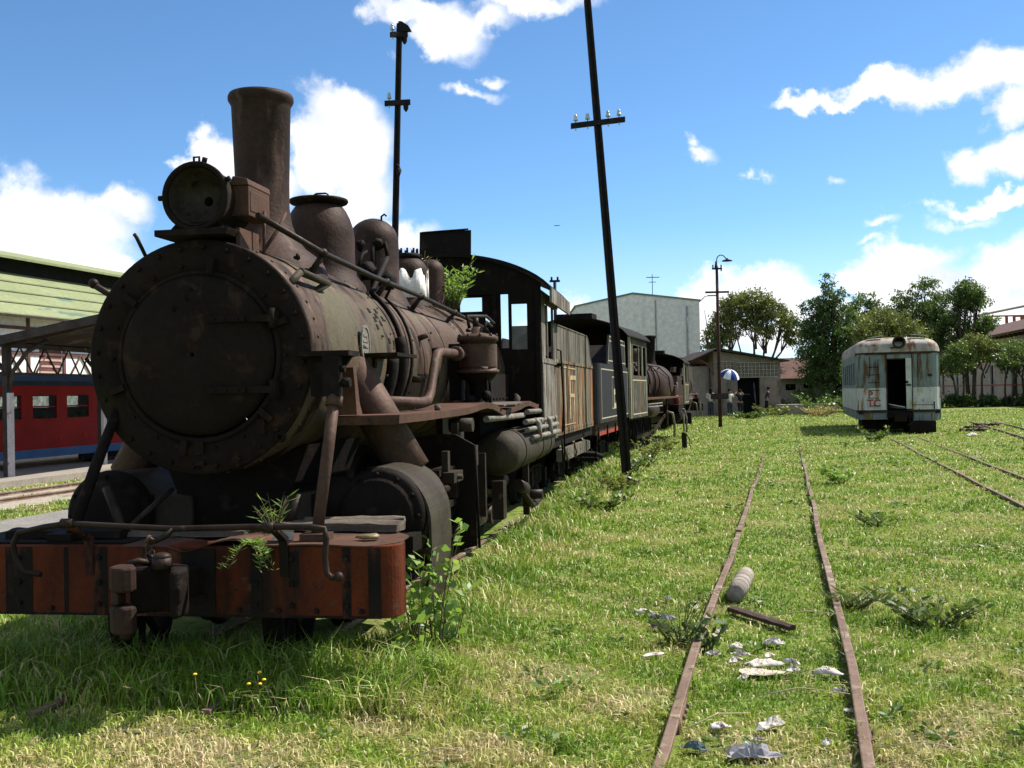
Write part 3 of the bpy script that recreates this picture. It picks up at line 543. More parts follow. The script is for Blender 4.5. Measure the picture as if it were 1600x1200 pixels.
    d2 = dome('steam_dome', 3.75, .245, 3.39, .01); mb = MB(); mb.tube([(.11, 3.7, 3.34), (.11, 3.7, 3.40), (.14, 3.7, 3.42), (.16, 3.7, 3.40)], .010, 6); mb.build('lifting_hook', black_iron, d2)
    d3 = dome('safety_dome', 5.08, .215, 3.20, .01)
    mb = MB(); pr = []
    rr = random.Random(3); vs = []; K = 22
    for k in range(K+1):
        a = R(-105+150*k/K); top = 3.00+.05*math.sin(k*.9)+rr.uniform(-.025, .02)-(.20 if k in (13,) else 0); vs += [(.01+.221*math.cos(a), 5.08+.221*math.sin(a), 2.68), (.01+.221*math.cos(a), 5.08+.221*math.sin(a), top)]
    mb.add(vs, [(2*k, 2*k+2, 2*k+3, 2*k+1) for k in range(K)], True); pp = mb.build('flaking_lagging', peel_white, d3)
    sm = pp.modifiers.new('thick', 'SOLIDIFY'); sm.thickness = .012
    mb = MB(); mb.cyl((.01, 5.08, 3.17), (.01, 5.08, 3.22), .135, .125, 24)
    for k in range(9): a = 2*math.pi*k/9; mb.cyl((.01+.105*math.cos(a), 5.08+.105*math.sin(a), 3.22), (.01+.105*math.cos(a), 5.08+.105*math.sin(a), 3.275), .012, n=6)
    mb.build('valve_cover', black_iron, d3)
    dome('turret_dome', 6.2, .16, 3.30, .0, rust_dome, 2.74, .05)
    mb = MB(); mb.ball((.20, 2.9, 2.78), .085, 9, 6, (1, 1.2, 1), .3); mb.cyl((.24, 2.95, 2.6), (.24, 2.95, 3.02), .028, n=8); mb.ball((.27, 3.0, 3.02), .06, 8, 5, V1, .3); mb.ball((.18, 2.75, 2.98), .05, 8, 5, V1, .35); mb.tube([(.27, 3.0, 3.0), (.34, 3.0, 3.03), (.36, 3.0, 2.9)], .018, 7); mb.ball((.34, 3.05, 2.70), .09, 8, 5, (1, 1.2, 1), .25)
    mb.tube([(.20, 2.6, 2.75), (.22, 2.7, 2.9), (.2, 2.9, 2.95)], .015, 6); mb.build('regulator_valve', black_iron, e)
    # handrail with stanchions
    hr = [(.30, .50, 2.88), (.40, .30, 2.80), (.50, .87, 2.655), (.52, 1.45, 2.63), (.53, 1.95, 2.61), (.54, 3.45, 2.59), (.54, 4.8, 2.555), (.54, 5.9, 2.52), (.60, 6.5, 2.46), (.63, 6.7, 2.38), (.64, 6.75, 2.30)]
    hr = [(.34, .12, 2.80)]+hr[2:]
    mb = MB(); mb.tube(hr, .021, 10); mb.build('handrail', rod_iron, e)
    for y, x, z in ((.87, .50, 2.655), (2.35, .53, 2.605), (3.5, .54, 2.59), (5.0, .54, 2.55)):
        v = Vector((x, 0, z-ZC)).normalized(); b = Vector((0, y, ZC))+v*.70; mb = MB(); mb.cyl(b, (x, y, z), .026, .020, 8); mb.ball((x, y, z), .036); mb.cyl(b, b+v*.02, .05, n=10); mb.build('stanchion', rod_iron, e)
    mb = MB(); q = [(.55, .12, 2.39), (.60, .22, 2.43), (.585, .62, 2.43), (.55, .80, 2.42)]
    for a_, b_ in (((.54, .05, 2.33), (.60, .15, 2.44)), ((.60, .15, 2.44), (.60, .66, 2.42)), ((.60, .66, 2.42), (.555, .45, 2.33))): mb.cyl(a_, b_, .026, n=8)
    mb.build('step_iron', olive_iron, e)
    # pipes hugging the boiler
    def hug(y0, y1, a0, a1, r, x0=RB+.03, top=None, mat=rust_pipe, nm='sand_pipe'):
        pts = ([top] if top else [])+[((x0)*math.sin(R(a0+(a1-a0)*k/12)), y0+(y1-y0)*k/12, ZC+x0*math.cos(R(a0+(a1-a0)*k/12))) for k in range(13)]
        mb = MB(); mb.tube(pts, r, 7); mb.build(nm, mat, e)
    hug(2.15, 2.0, 38, 122, .022, .74, (.36, 3.0, 2.9), black_iron); hug(2.6, 2.25, 38, 118, .015, .73, (.53, 2.55, 2.62), black_iron)
    hug(1.70, 1.62, 88, 128, .06, .74, None, black_iron, 'feed_pipe'); hug(1.98, 1.9, 75, 135, .045, .76, None, black_iron, 'feed_pipe')
    mb = MB(); mb.prism([(1.0, 1.935), (1.55, 1.935), (1.55, 1.96), (1.0, 1.96)], .70, .98, 'x'); mb.box((.71, 1.25, 1.86), (.74, 1.31, 1.94)); mb.build('side_shelf', black_iron, e)
    mb = MB(); mb.tube([(.80, 1.12, 1.62), (.86, 2.15, 1.60), (.87, 2.32, 1.615), (.87, 2.42, 1.68), (.87, 2.62, 1.95), (.87, 2.70, 2.01), (.87, 2.82, 2.03), (.88, 3.5, 2.04), (.90, 3.9, 2.04)], .042, 10); mb.lathe([(3.38, .044), (3.38, .07), (3.46, .07), (3.46, .044)], (.882, 0, 2.04), 'y', 12); mb.build('injector_pipe', rust_pipe, e)
    # air pump
    ap = thing('air_pump', None, None); ap.parent = e
    cx, cy = 1.0, 3.88; mb = MB(); mb.lathe([(1.86, .001), (1.86, .205), (1.89, .205), (1.89, .18), (2.17, .18), (2.17, .20), (2.21, .20), (2.23, .17), (2.25, .06), (2.31, .05), (2.31, .001)], (cx, cy, 0), 'z', 30); mb.lathe([(1.92, .187), (2.14, .187)], (cx, cy, 0), 'z', 30)
    for k in range(10): a = 2*math.pi*k/10; bolts(mb, [(cx+.185*math.cos(a), cy+.185*math.sin(a), 2.21)], (0, 0, 1), .014, .03)
    mb.build('steam_cylinder', rust_pipe, ap)
    mb = MB(); mb.lathe([(1.53, .001), (1.53, .17), (1.555, .17), (1.555, .10), (1.60, .08), (1.68, .07), (1.75, .09), (1.82, .16), (1.86, .19)], (cx, cy, 0), 'z', 24)
    for k in range(4): a = math.pi/4+math.pi/2*k; mb.cyl((cx+.13*math.cos(a), cy+.13*math.sin(a), 1.54), (cx+.14*math.cos(a), cy+.14*math.sin(a), 1.87), .016, n=7)
    mb.ball((cx+.1, cy-.12, 1.64), .05, 8, 5, V1, .2); mb.ball((cx-.06, cy-.16, 1.60), .055, 8, 5, V1, .2); mb.build('air_cylinder', black_iron, ap)
    mb = MB(); mb.tube([(cx-.08, cy, 2.3), (cx-.1, cy, 2.42), (cx+.0, cy+.5, 2.45), (cx-.1, cy+1.5, 2.45)], .016, 7); mb.tube([(cx+.06, cy, 2.24), (cx+.09, cy, 2.36), (cx+.02, cy+.7, 2.36)], .014, 7); mb.tube([(.2, 6.7, 2.5), (.5, 6.4, 2.4), (cx-.15, cy+.6, 2.32), (cx-.1, cy, 2.28)], .018, 7); mb.cyl((cx-.02, cy+.02, 2.3), (cx-.02, cy+.02, 2.40), .03, n=8); mb.build('pump_pipes', rod_iron, ap)
    mb = MB(); mb.box((.72, cy-.05, 1.60), (.84, cy+.1, 2.15)); mb.build('pump_bracket', black_iron, ap)
    # running boards
    for s in (1, -1):
        mb = MB(); N = 26; top = []; ys_ = .33 if s > 0 else 2.2
        for k in range(N+1):
            y = ys_+(7.03-ys_)*k/N; z = 1.535+(.045*math.exp(-((y-3.4)/.5)**2)+.05*math.exp(-((y-6.2)/.4)**2)-.05*math.exp(-((y-4.6)/.5)**2)-.02*(y > 5) if s > 0 else 0); x0, x1 = .71, 1.15+(.03*math.sin(y*2.1) if s > 0 else 0)
            top += [(s*x0, y, z), (s*x1, y, z), (s*x0, y, z-.02), (s*(x1-.004), y, z-.055), (s*(x1-.03), y, z-.055), (s*(x1-.03), y, z-.02)]
        fs = []
        for k in range(N):
            for a_, b_ in ((0, 1), (1, 3), (3, 4), (4, 5), (5, 2), (2, 0)): fs.append((k*6+a_, k*6+b_, k*6+6+b_, k*6+6+a_))
        fs += [(0, 2, 5, 4, 3, 1)]; mb.add(top, fs); mb.box((s*.72 if s > 0 else -1.15, ys_-.012, 1.475), (1.15 if s > 0 else -.72, ys_+.005, 1.53)); mb.build('running_board', rust_plate, e)
    mb = MB()
    mb.prism([(.30, 1.54), (.42, 1.54), (.36, 1.62), (.31, 1.80), (.28, 1.86), (.24, 1.84), (.27, 1.72)], .72, .90, 'x'); mb.build('board_bracket', rust_plate, e)
    mb = MB(); rr = random.Random(5)
    for y in (4.35, 4.9, 5.6): mb.bx((1.0+rr.uniform(-.05, .05), y, 1.545), (.34, .5, .02), Matrix.Rotation(rr.uniform(-.2, .2), 3, 'Z') @ Matrix.Rotation(rr.uniform(-.05, .05), 3, 'X'))
    mb.ball((1.05, 1.9, 1.56), .03, 8, 5, V1, .3); mb.ball((1.0, 6.3, 1.58), .04, 8, 5, (1, 1, 2), .3); mb.build('loose_plate', old_wood, e)
    # steam pipes and cylinders
    for s in (1, -1):
        mb = MB(); mb.cyl((s*.56, 1.02, 1.98), (s*1.05, 1.02, 1.12), .14, .15, 24)
        mb.cyl((s*.60, 1.02, 1.92), (s*.565, 1.02, 1.98), .17, n=20); mb.build('steam_pipe', rust_pipe, e)
        cyl = thing('cylinder', None, None); cyl.parent = e
        mb = MB(); f = .965 if s > 0 else .80; cs = s*f
        P = [(.35, 1.02), (.62, 1.05)]+arc((1.03, .84), .34, R(105), R(-30), 14)+arc((1.03, .80), .25, R(-50), R(-120), 6)+[(.6, .60), (.35, .60)]
        mb.prism([(cs*u, v) for u, v in P], .42, 1.08); mb.prism([(cs*u*.9, v*.96+.02) for u, v in P], 1.07, 1.6); mb.build('casting', olive_iron, cyl, .012)
        mb = MB(); mb.lathe([(.42, .30), (.36, .295), (.34, .27), (.34, .24), (.30, .235), (.29, .10), (.29, .001)], (cs*1.05, 0, .90), 'y', 40)
        for k in range(12): a = 2*math.pi*k/12; bolts(mb, [(cs*1.05+.262*math.sin(a), .34, .90+.262*math.cos(a))], (0, -1, 0), .013, .018)
        mb.build('cylinder_cover', black_iron, cyl)
        mb = MB(); mb.prism([(s*.55, .62), (s*.78, .66), (s*.78, 1.06), (s*.55, 1.03)], .40, 1.6); mb.lathe([(.40, .15), (.33, .145), (.32, .001)], (s*.74, 0, 1.0), 'y', 24); mb.build('valve_chest', black_iron, cyl)
        if s > 0:
            o_ = arc((1.03, .84), .362, R(100), R(0), 12)+[(1.394, .70), (1.385, .55), (1.36, .42), (1.33, .30)]; o_ = [(u*.965, v) for u, v in o_]; mb = MB(); mb.prism(o_+[(u-.018, v-.004) for u, v in reversed(o_)], .40, .98); mb.build('drop_plate', olive_iron, cyl)
        # crosshead, guides, yoke
        mb = MB(); mb.box((s*1.05-.05, 1.7, 1.02), (s*1.05+.05, 2.75, 1.08)); mb.box((s*1.05-.05, 1.7, .76), (s*1.05+.05, 2.75, .81)); mb.box((s*1.05-.07, 2.2, .82), (s*1.05+.07, 2.5, 1.01)); mb.cyl((s*1.05, 1.6, .90), (s*1.05, 2.3, .90), .032, n=10); mb.build('crosshead', rod_iron, e)
        mb = MB(); poly = [(.60, 1.28), (.95, 1.34), (1.10, 1.33), (1.26, 1.24), (1.26, .42), (1.12, .38), (1.12, .72), (.60, .72)]; mb.prism([(s*u, v) for u, v in poly], 2.30, 2.34); mb.tube([(s*1.26, 2.32, 1.24), (s*1.28, 2.32, .40)], .012, 6); mb.build('guide_yoke', black_iron, e)
        mb = MB(); mb.box((s*1.14-.05, 2.36, 1.05), (s*1.14+.06, 2.75, 1.22)); mb.box((s*1.14-.03, 2.5, .78), (s*1.14+.03, 2.62, 1.25)); mb.cyl((s*.95, 1.85, 1.02), (s*1.25, 1.85, 1.02), .02, n=8); mb.box((s*1.16-.04, 1.72, .98), (s*1.16+.05, 2.05, 1.06)); mb.box((s*1.12-.025, 1.80, 1.05), (s*1.12+.025, 1.88, 1.22)); mb.cyl((s*1.0, 2.55, 1.4), (s*1.2, 2.55, 1.4), .06, n=10); mb.box((s*1.05-.02, 2.45, 1.2), (s*1.05+.04, 2.7, 1.42)); mb.build('valve_gear', olive_iron, e)
    # wheels, rods
    for s in (1, -1):
        wheel(e, s*.50, .15, .31, 'pilot_wheel', 8, side=s); wheel(e, s*.50, 1.25, .31, 'pilot_wheel', 8, side=s)
        for y in (2.75, 3.85, 4.95, 6.05): wheel(e, s*.52, y, .50, 'driving_wheel', 12, side=s)
        mb = MB(); mb.box((s*.72-.03, 2.7, .30), (s*.72+.03, 6.1, .40))
        for y in (2.75, 3.85, 4.95, 6.05): mb.cyl((s*.70-.06, y, .35), (s*.70+.09, y, .35), .085, n=14)
        mb.prism([(2.3, .84), (2.3, .96), (4.95, .42), (4.95, .30)], s*.86-.03, s*.86+.03, 'x'); mb.cyl((s*.86-.06, 4.95, .36), (s*.86+.06, 4.95, .36), .10, n=14); mb.build('side_rod', rod_iron, e)
        mb = MB(); mb.box((s*.80, 2.9, .82), (s*.86, 3.3, 1.5)); mb.tube([(s*.95, 2.6, .9), (s*.98, 3.0, .70), (s*1.0, 3.4, .28), (s*1.0, 3.7, .25)], .02, 7); mb.box((s*1.0-.02, 3.0, .42), (s*1.0+.05, 3.9, .52)); mb.box((s*1.02, 3.6, .50), (s*1.10, 3.66, 1.1)); mb.box((s*.98, 4.6, .35), (s*1.1, 4.8, .75)); mb.cyl((s*.95, 5.0, .75), (s*.95, 5.35, .7), .09, n=12); mb.cyl((s*1.1, 5.6, .62), (s*1.12, 6.0, .55), .07, n=12); mb.tube([(s*1.1, 5.8, .55), (s*1.15, 6.4, .3), (s*1.15, 7.2, .32)], .035, 8); mb.box((s*1.05, 6.3, .2), (s*1.12, 6.38, .95)); mb.cyl((s*1.0, 6.6, .42), (s*1.25, 6.6, .42), .06, n=10); mb.build('brake_gear', rod_iron, e)
        mb = MB(); mb.box((s*.30-.05, .0, .62), (s*.30+.05, 7.0, .80)); mb.box((s*.30-.06, 1.9, .30), (s*.30+.06, 6.6, .62)); mb.build('frame', black_iron, e)
    mb = MB(); mb.prism([(-.45, .65), (.45, .65), (.40, 1.05), (.52, 1.35), (.38, 1.30), (-.38, 1.30), (-.52, 1.35), (-.40, 1.05)], .45, 1.6); mb.box((-1.0, .0, .62), (1.0, .10, .70)); mb.box((-.7, .62, .4), (.7, .70, 1.0)); mb.build('smokebox_saddle', black_iron, e)
    # air reservoir and pipes under the board
    for s in (1, -1):
        mb = MB(); mb.lathe([(4.75, .001), (4.78, .14), (4.84, .22), (4.90, .24), (8.1, .24), (8.2, .2), (8.24, .001)], (s*1.0, 0, 1.02), 'y', 30); 
        for y in (5.4, 6.9, 7.7): mb.lathe([(y-.03, .242), (y-.03, .250), (y+.03, .250), (y+.03, .242)], (s*1.0, 0, 1.02), 'y', 30)
        mb.build('air_reservoir', olive_iron, e)
        mb = MB()
        for z, y0, y1, x in ((1.42, 3.6, 6.0, 1.12), (1.44, 5.9, 8.6, 1.18), (1.33, 5.6, 8.6, 1.20), (1.24, 5.6, 8.6, 1.22), (1.14, 5.8, 8.5, 1.25)): mb.tube([(s*x, y0, z), (s*x, (y0+y1)/2, z-.01), (s*x, y1, z-.02)], .032, 8)
        for y, z in ((6.3, 1.30), (7.4, 1.22)): mb.tube([(s*1.2, y, 1.34), (s*1.26, y, 1.30), (s*1.27, y, 1.12), (s*1.2, y, 1.08)], .035, 8)
        for y in (6.8, 8.3): mb.cyl((s*1.2, y-.05, 1.30), (s*1.2, y+.05, 1.30), .05, n=8)
        mb.build('brake_pipes', pale_pipe if s > 0 else rust_pipe, e)
    # front struts and their brackets
    mb = MB(); mb.tube([(-.56, .0, 1.60), (-.61, -.18, 1.25), (-.66, -.36, .86)], [.03, .035, .035], 12); mb.bx((-.70, -.37, .865), (.16, .12, .04)); mb.build('front_strut', black_iron, e)
    for s in (1,):
        mb = MB(); mb.tube([(s*.90, -.12, 1.68), (s*.885, -.22, 1.35), (s*.86, -.36, .88)], [.034, .036, .034], 12); mb.cyl((s*.90, -.12, 1.66), (s*.895, -.14, 1.60), .05, n=12); mb.bx((s*.86, -.37, .865), (.16, .12, .04)); mb.build('front_strut', rust_pipe if s > 0 else black_iron, e)
        mb = MB(); mb.prism([(s*.66, 1.90), (s*1.0, 1.90), (s*1.0, 1.93), (s*.66, 1.93)], -.16, .05); 
        mb.add([(s*.70, .05, 1.90), (s*1.0, .0, 1.90), (s*.72, .62, 1.90), (s*.70, .05, 1.93), (s*1.0, .0, 1.93), (s*.72, .62, 1.93)], [(0, 1, 2), (5, 4, 3), (0, 3, 4, 1), (1, 4, 5, 2), (2, 5, 3, 0)])
        mb.prism([(s*.70, 1.90), (s*.72, 1.66), (s*.80, 1.66), (s*.98, 1.90)], -.03, .0); mb.bx((s*.89, -.13, 1.78), (.10, .07, .24)); mb.cyl((s*.95, -.13, 1.74), (s*1.0, -.13, 1.74), .028, n=8); mb.cyl((s*.93, -.13, 1.82), (s*.97, -.13, 1.82), .02, n=8); mb.build('strut_bracket', black_iron, e)
    mb = MB(); mb.tube([(-.42, -.2, .86), (-.62, .0, 1.08), (-.64, .02, 1.11)], [.03, .035, .04], 8); mb.tube([(-.42, -.2, .86), (-.25, .1, 1.10)], .018, 7); mb.tube([(.52, .05, .86), (.58, .1, 1.06)], [.045, .03], 8); mb.build('deck_pipe_stub', rod_iron, e)
    # buffer beam
    bb = thing('buffer_beam', None, None); bb.parent = e
    mb = MB(); th = .20; pl = [(-1.38+.1, -.50)]+[(1.24, -.50)]+[(1.24+.12*math.sin(t), -.38-.12*math.cos(t)) for t in np.linspace(.2, math.pi/2, 8)]+[(1.36, -.30), (-1.38, -.30), (-1.38, -.40)]
    mb.prism(pl, .43, .83, 'z'); mb.build('beam', beam_paint, bb, .006)
    mb = MB()
    for x0, x1 in ((-1.36, -1.05), (-.99, -.82), (-.62, -.595), (-.44, -.35), (-.16, -.06), (.52, .585), (1.05, 1.10), (1.20, 1.27)): mb.box((x0, -.503, .435), (x1, -.495, .822))
    mb.box((.74, -.5025, .60), (.80, -.495, .80)); mb.box((.03, -.515, .44), (.31, -.495, .81)); mb.box((.08, -.53, .52), (.26, -.512, .56)); mb.box((-1.37, -.5015, .43), (1.27, -.49, .445))
    bolts(mb, [(x, -.503, z) for x in (-1.2, -.9, -.40, -.11, .55, .76, 1.075) for z in (.50, .62, .76)]+[(x, -.5, .47) for x in (-.7, .45, .68, .9, 1.16)], (0, -1, 0), .017, .016)
    mb.build('strap_plate', beam_dark, bb)
    mb = MB(); n = 30; vs = []
    for i in range(n+1):
        x = -.25+1.60*i/n; z = .838+(.035*math.exp(-((x-.42)/.13)**2)-.045*math.exp(-((x-.14)/.10)**2)+.006*math.sin(x*9)); yf = -.515+(.15*((x-1.16)/.19)**2 if x > 1.16 else 0); yr = .10-(.28*((x-1.0)/.35)**2 if x > 1.0 else 0); yf = yf
        vs += [(x, yf-.02*math.exp(-((x-.14)/.1)**2), z), (x, yr, .845), (x, yf, z-.008), (x, yr, .835)]
    mb.add(vs, [f for i in range(n) for f in ((i*4, i*4+4, i*4+5, i*4+1), (i*4+2, i*4+3, i*4+7, i*4+6), (i*4, i*4+2, i*4+6, i*4+4))]+[(0, 1, 3, 2), (n*4, n*4+2, n*4+3, n*4+1)]); mb.build('deck_plate', rust_plate, bb)
    mb = MB(); mb.box((-1.36, -.45, .832), (-.24, .12, .842)); mb.box((-1.3, .1, .70), (1.3, .32, .80)); mb.build('deck_board', black_iron, bb)
    # uncoupling rod
    mb = MB(); zz = .955; P = [(-.66, -.66, .69), (-.76, -.67, .71), (-.80, -.68, .78), (-.81, -.69, .86), (-.77, -.70, .93), (-.60, -.71, .965), (-.45, -.72, .985), (-.2, -.71, .97), (.17, -.72, .955), (.60, -.72, .965), (.95, -.72, .965), (1.03, -.72, .955), (1.04, -.72, .90), (1.03, -.72, .80), (1.04, -.72, .72), (1.065, -.72, .695), (1.10, -.72, .70)]
    mb.tube(P, .0165, 10); mb.ball((1.105, -.72, .70), .027); mb.tube([(.17, -.72, .955), (.13, -.74, .915), (.05, -.76, .88)], .017, 8); mb.cyl((.69, -.72, .962), (.75, -.72, .962), .028, n=10); mb.cyl((-.49, -.72, .985), (-.42, -.72, .985), .028, n=10); mb.build('uncoupling_rod', rod_iron, bb)
    for x in (.72, -.455):
        mb = MB(); mb.add([(x-.025, -.51, .66), (x+.025, -.51, .66), (x+.025, -.525, .86), (x-.025, -.525, .86), (x+.03, -.70, .95), (x-.015, -.70, .95), (x-.025, -.49, .66), (x+.025, -.49, .66), (x+.025, -.50, .88), (x-.025, -.50, .88), (x+.03, -.70, .975), (x-.015, -.70, .975)], [(0,1,2,3), (3,2,4,5), (7,6,9,8), (8,9,11,10), (1,7,8,2), (2,8,10,4), (6,0,3,9), (9,3,5,11), (5,4,10,11), (0,6,7,1)]); mb.build('rod_bracket', beam_dark, bb)
    # coupler
    cp = thing('coupler', None, None); cp.parent = bb
    mb = MB(); mb.box((.10, -.80, .56), (.24, -.50, .72)); K = [(-.02, -.84), (.01, -.90), (.06, -.86), (.14, -.82), (.21, -.84), (.26, -.93), (.29, -1.0), (.325, -.98), (.33, -.88), (.28, -.77), (.20, -.72), (.09, -.72), (.0, -.78)]
    mb.prism(K, .52, .77, 'z'); mb.box((.285, -.985, .60), (.337, -.95, .69)); mb.build('coupler_head', black_iron, cp, .018)
    mb = MB(); Kn = [(-.065, -.97), (-.02, -1.02), (.04, -1.03), (.075, -1.0), (.08, -.95), (.05, -.92), (.03, -.88), (-.04, -.87), (-.065, -.91)]; mb.prism(Kn, .66, .79, 'z'); mb.prism(Kn, .44, .585, 'z'); mb.prism([(-.06, -.975), (-.0, -1.0), (.0, -.91), (-.05, -.905)], .585, .66, 'z'); mb.cyl((-.0, -.93, .40), (-.0, -.93, .44), .03, n=10); mb.build('knuckle', rust_dome, cp, .014)
    mb = MB(); mb.cyl((.16, -.83, .76), (.16, -.83, .815), .055, .05, 14); mb.ball((.16, -.83, .82), .05, 12, 6, (1, 1, .5)); mb.tube([(.08, -.80, .78), (.03, -.84, .80), (-.02, -.88, .785)], .018, 7); mb.build('lock_pin', rod_iron, cp)
    mb = MB(); rr = random.Random(2)
    for k in range(6):
        c = Vector((.055+.012*math.sin(k*2), -.765, .905-k*.019)); t = [c+Vector((.016*math.cos(a)*(1 if k % 2 else .3), .016*math.cos(a)*(.3 if k % 2 else 1), .019*math.sin(a))) for a in np.linspace(0, 2*math.pi, 9)]; mb.tube(t, .0055, 5, False)
    mb.tube([(.06, -.765, .86), (.03, -.77, .885), (.05, -.77, .92), (.08, -.765, .90)], .008, 6); mb.tube([(.075, -.765, .80), (.07, -.78, .77)], .006, 5); mb.build('chain', rust_pipe, cp)
    # cab
    cab = thing('cab', None, None); cab.parent = e
    def roofz(x): return 2.98+.47*(1-(x/1.32)**2)**.75 if abs(x) < 1.32 else 2.98
    mb = MB(); wall_holes(mb, 'y', 7.04, .03, -1.22, 1.22, 1.25, 2.95, [(.17, .46, 2.72, 2.90), (.70, .80, 2.24, 2.93), (.84, 1.04, 2.22, 2.80), (-1.04, -.70, 2.24, 2.85), (-.46, -.17, 2.70, 2.90), (.50, .56, 2.58, 2.64)])
    xs = np.linspace(-1.22, 1.22, 25); mb.prism([(x, roofz(x)-.03) for x in xs]+[(1.22, 2.95), (-1.22, 2.95)], 7.04, 7.07); 
    for x in (-1.18, -.62, .62, 1.18): mb.box((x-.03, 7.01, 1.3), (x+.03, 7.04, 2.98))
    mb.box((-.3, 7.0, 2.93), (.62, 7.04, 2.97)); mb.build('cab_front', black_iron, cab)
    MB().box((.84, 7.05, 2.22), (1.04, 7.056, 2.52)).build('window_pane', M('grimy_pane', (.16, .16, .15), (.10, .10, .09), 6), cab)
    for s in (1, -1):
        mb = MB(); x = 1.20*s-(.015)
        wall_holes(mb, 'x', x, .03, 7.07, 8.70, 1.02, 2.98, [(7.45, 8.38, 2.12, 2.84), (8.42, 8.70, 1.9, 2.84)])
        xo = x+(.03 if s > 0 else -.012); mb.box((min(xo, xo+.012), 7.07, 2.05), (max(xo, xo+.012), 8.70, 2.10)); mb.box((min(xo, xo+.012), 7.07, 2.86), (max(xo, xo+.012), 8.9, 2.97)); mb.box((xo-.001, 7.60, 2.12), (xo+.012, 7.64, 2.84)); mb.box((xo, 7.10, 1.02), (xo+.013, 7.15, 2.05))
        for z in (1.1, 1.3, 1.5, 1.7, 1.9): bolts(mb, [(x+(.03 if s > 0 else 0)+s*.012, 7.125, z)], (s, 0, 0), .01, .008)
        mb.build('side_panel', cab_side, cab)
        mb = MB(); xw = 1.205*s; mb.box((xw-.004, 7.47, 2.15), (xw+.004, 7.82, 2.82)); mb.build('window_shutter', old_wood, cab)
        mb = MB(); xr = 1.29*s; mb.tube([(xr, 8.55, 1.0), (xr, 8.62, .55)], .014, 6); mb.tube([(xr, 8.62, 1.1), (xr+.02*s, 8.66, 1.5), (xr, 8.62, 2.25), (xr-.05*s, 8.6, 2.27)], .014, 6); mb.tube([(xr, 8.86, 2.05), (xr, 8.88, 1.2), (xr, 8.80, .65)], .013, 6); mb.bx((xr-.05, 8.75, 2.05), (.12, .28, .04)); mb.build('grab_rail', black_iron, cab)
    mb = MB(); vs = []; xs = np.linspace(-1.36, 1.36, 33)
    for i, x in enumerate(xs):
        z = 2.98+.47*max(0, 1-(x/1.362)**2)**.75; zz = z-.02; ye = 9.25-(.10 if i % 7 == 3 else 0)
        vs += [(x, 6.92, z+.01), (x, ye, z+.01), (x, 6.92, zz-.01), (x, ye, zz-.01)]
    mb.add(vs, [f for i in range(32) for f in ((i*4, i*4+4, i*4+5, i*4+1), (i*4+2, i*4+3, i*4+7, i*4+6), (i*4, i*4+2, i*4+6, i*4+4), (i*4+1, i*4+5, i*4+7, i*4+3))]+[(0, 1, 3, 2), (128, 130, 131, 129)])
    mb.build('cab_roof', black_iron, cab)
    for s in (1, -1): MB().box((s*1.36-.015, 6.95, 2.80), (s*1.36+.015, 9.2, 2.985)).build('roof_fascia', cab_side, cab)
    mb = MB(); mb.box((-.46, 7.50, 3.46), (.24, 7.53, 3.85), Matrix.Rotation(R(-7), 3, 'X')); mb.box((-.47, 7.50, 3.44), (.25, 8.25, 3.50)); mb.tube([(-.43, 7.5, 3.84), (.21, 7.5, 3.86)], .012, 6); mb.build('roof_hatch', black_iron, cab)
    mb = MB(); mb.box((-1.2, 7.05, 1.22), (1.2, 8.7, 1.28)); mb.lathe([(7.1, .70), (7.5, .70), (7.5, .001)], (0, 0, 1.9), 'y', 32); mb.tube([(.3, 7.5, 2.3), (.35, 7.7, 2.4), (.5, 7.8, 2.3)], .02, 6); mb.tube([(-.1, 7.52, 2.2), (.0, 7.7, 2.25), (.15, 7.75, 2.0)], .02, 6); mb.box((-1.15, 7.1, 1.28), (-.75, 8.4, 1.8)); mb.box((.75, 7.1, 1.28), (1.15, 8.2, 1.75)); mb.build('backhead', black_iron, cab)
    return e
ENG = big_engine()

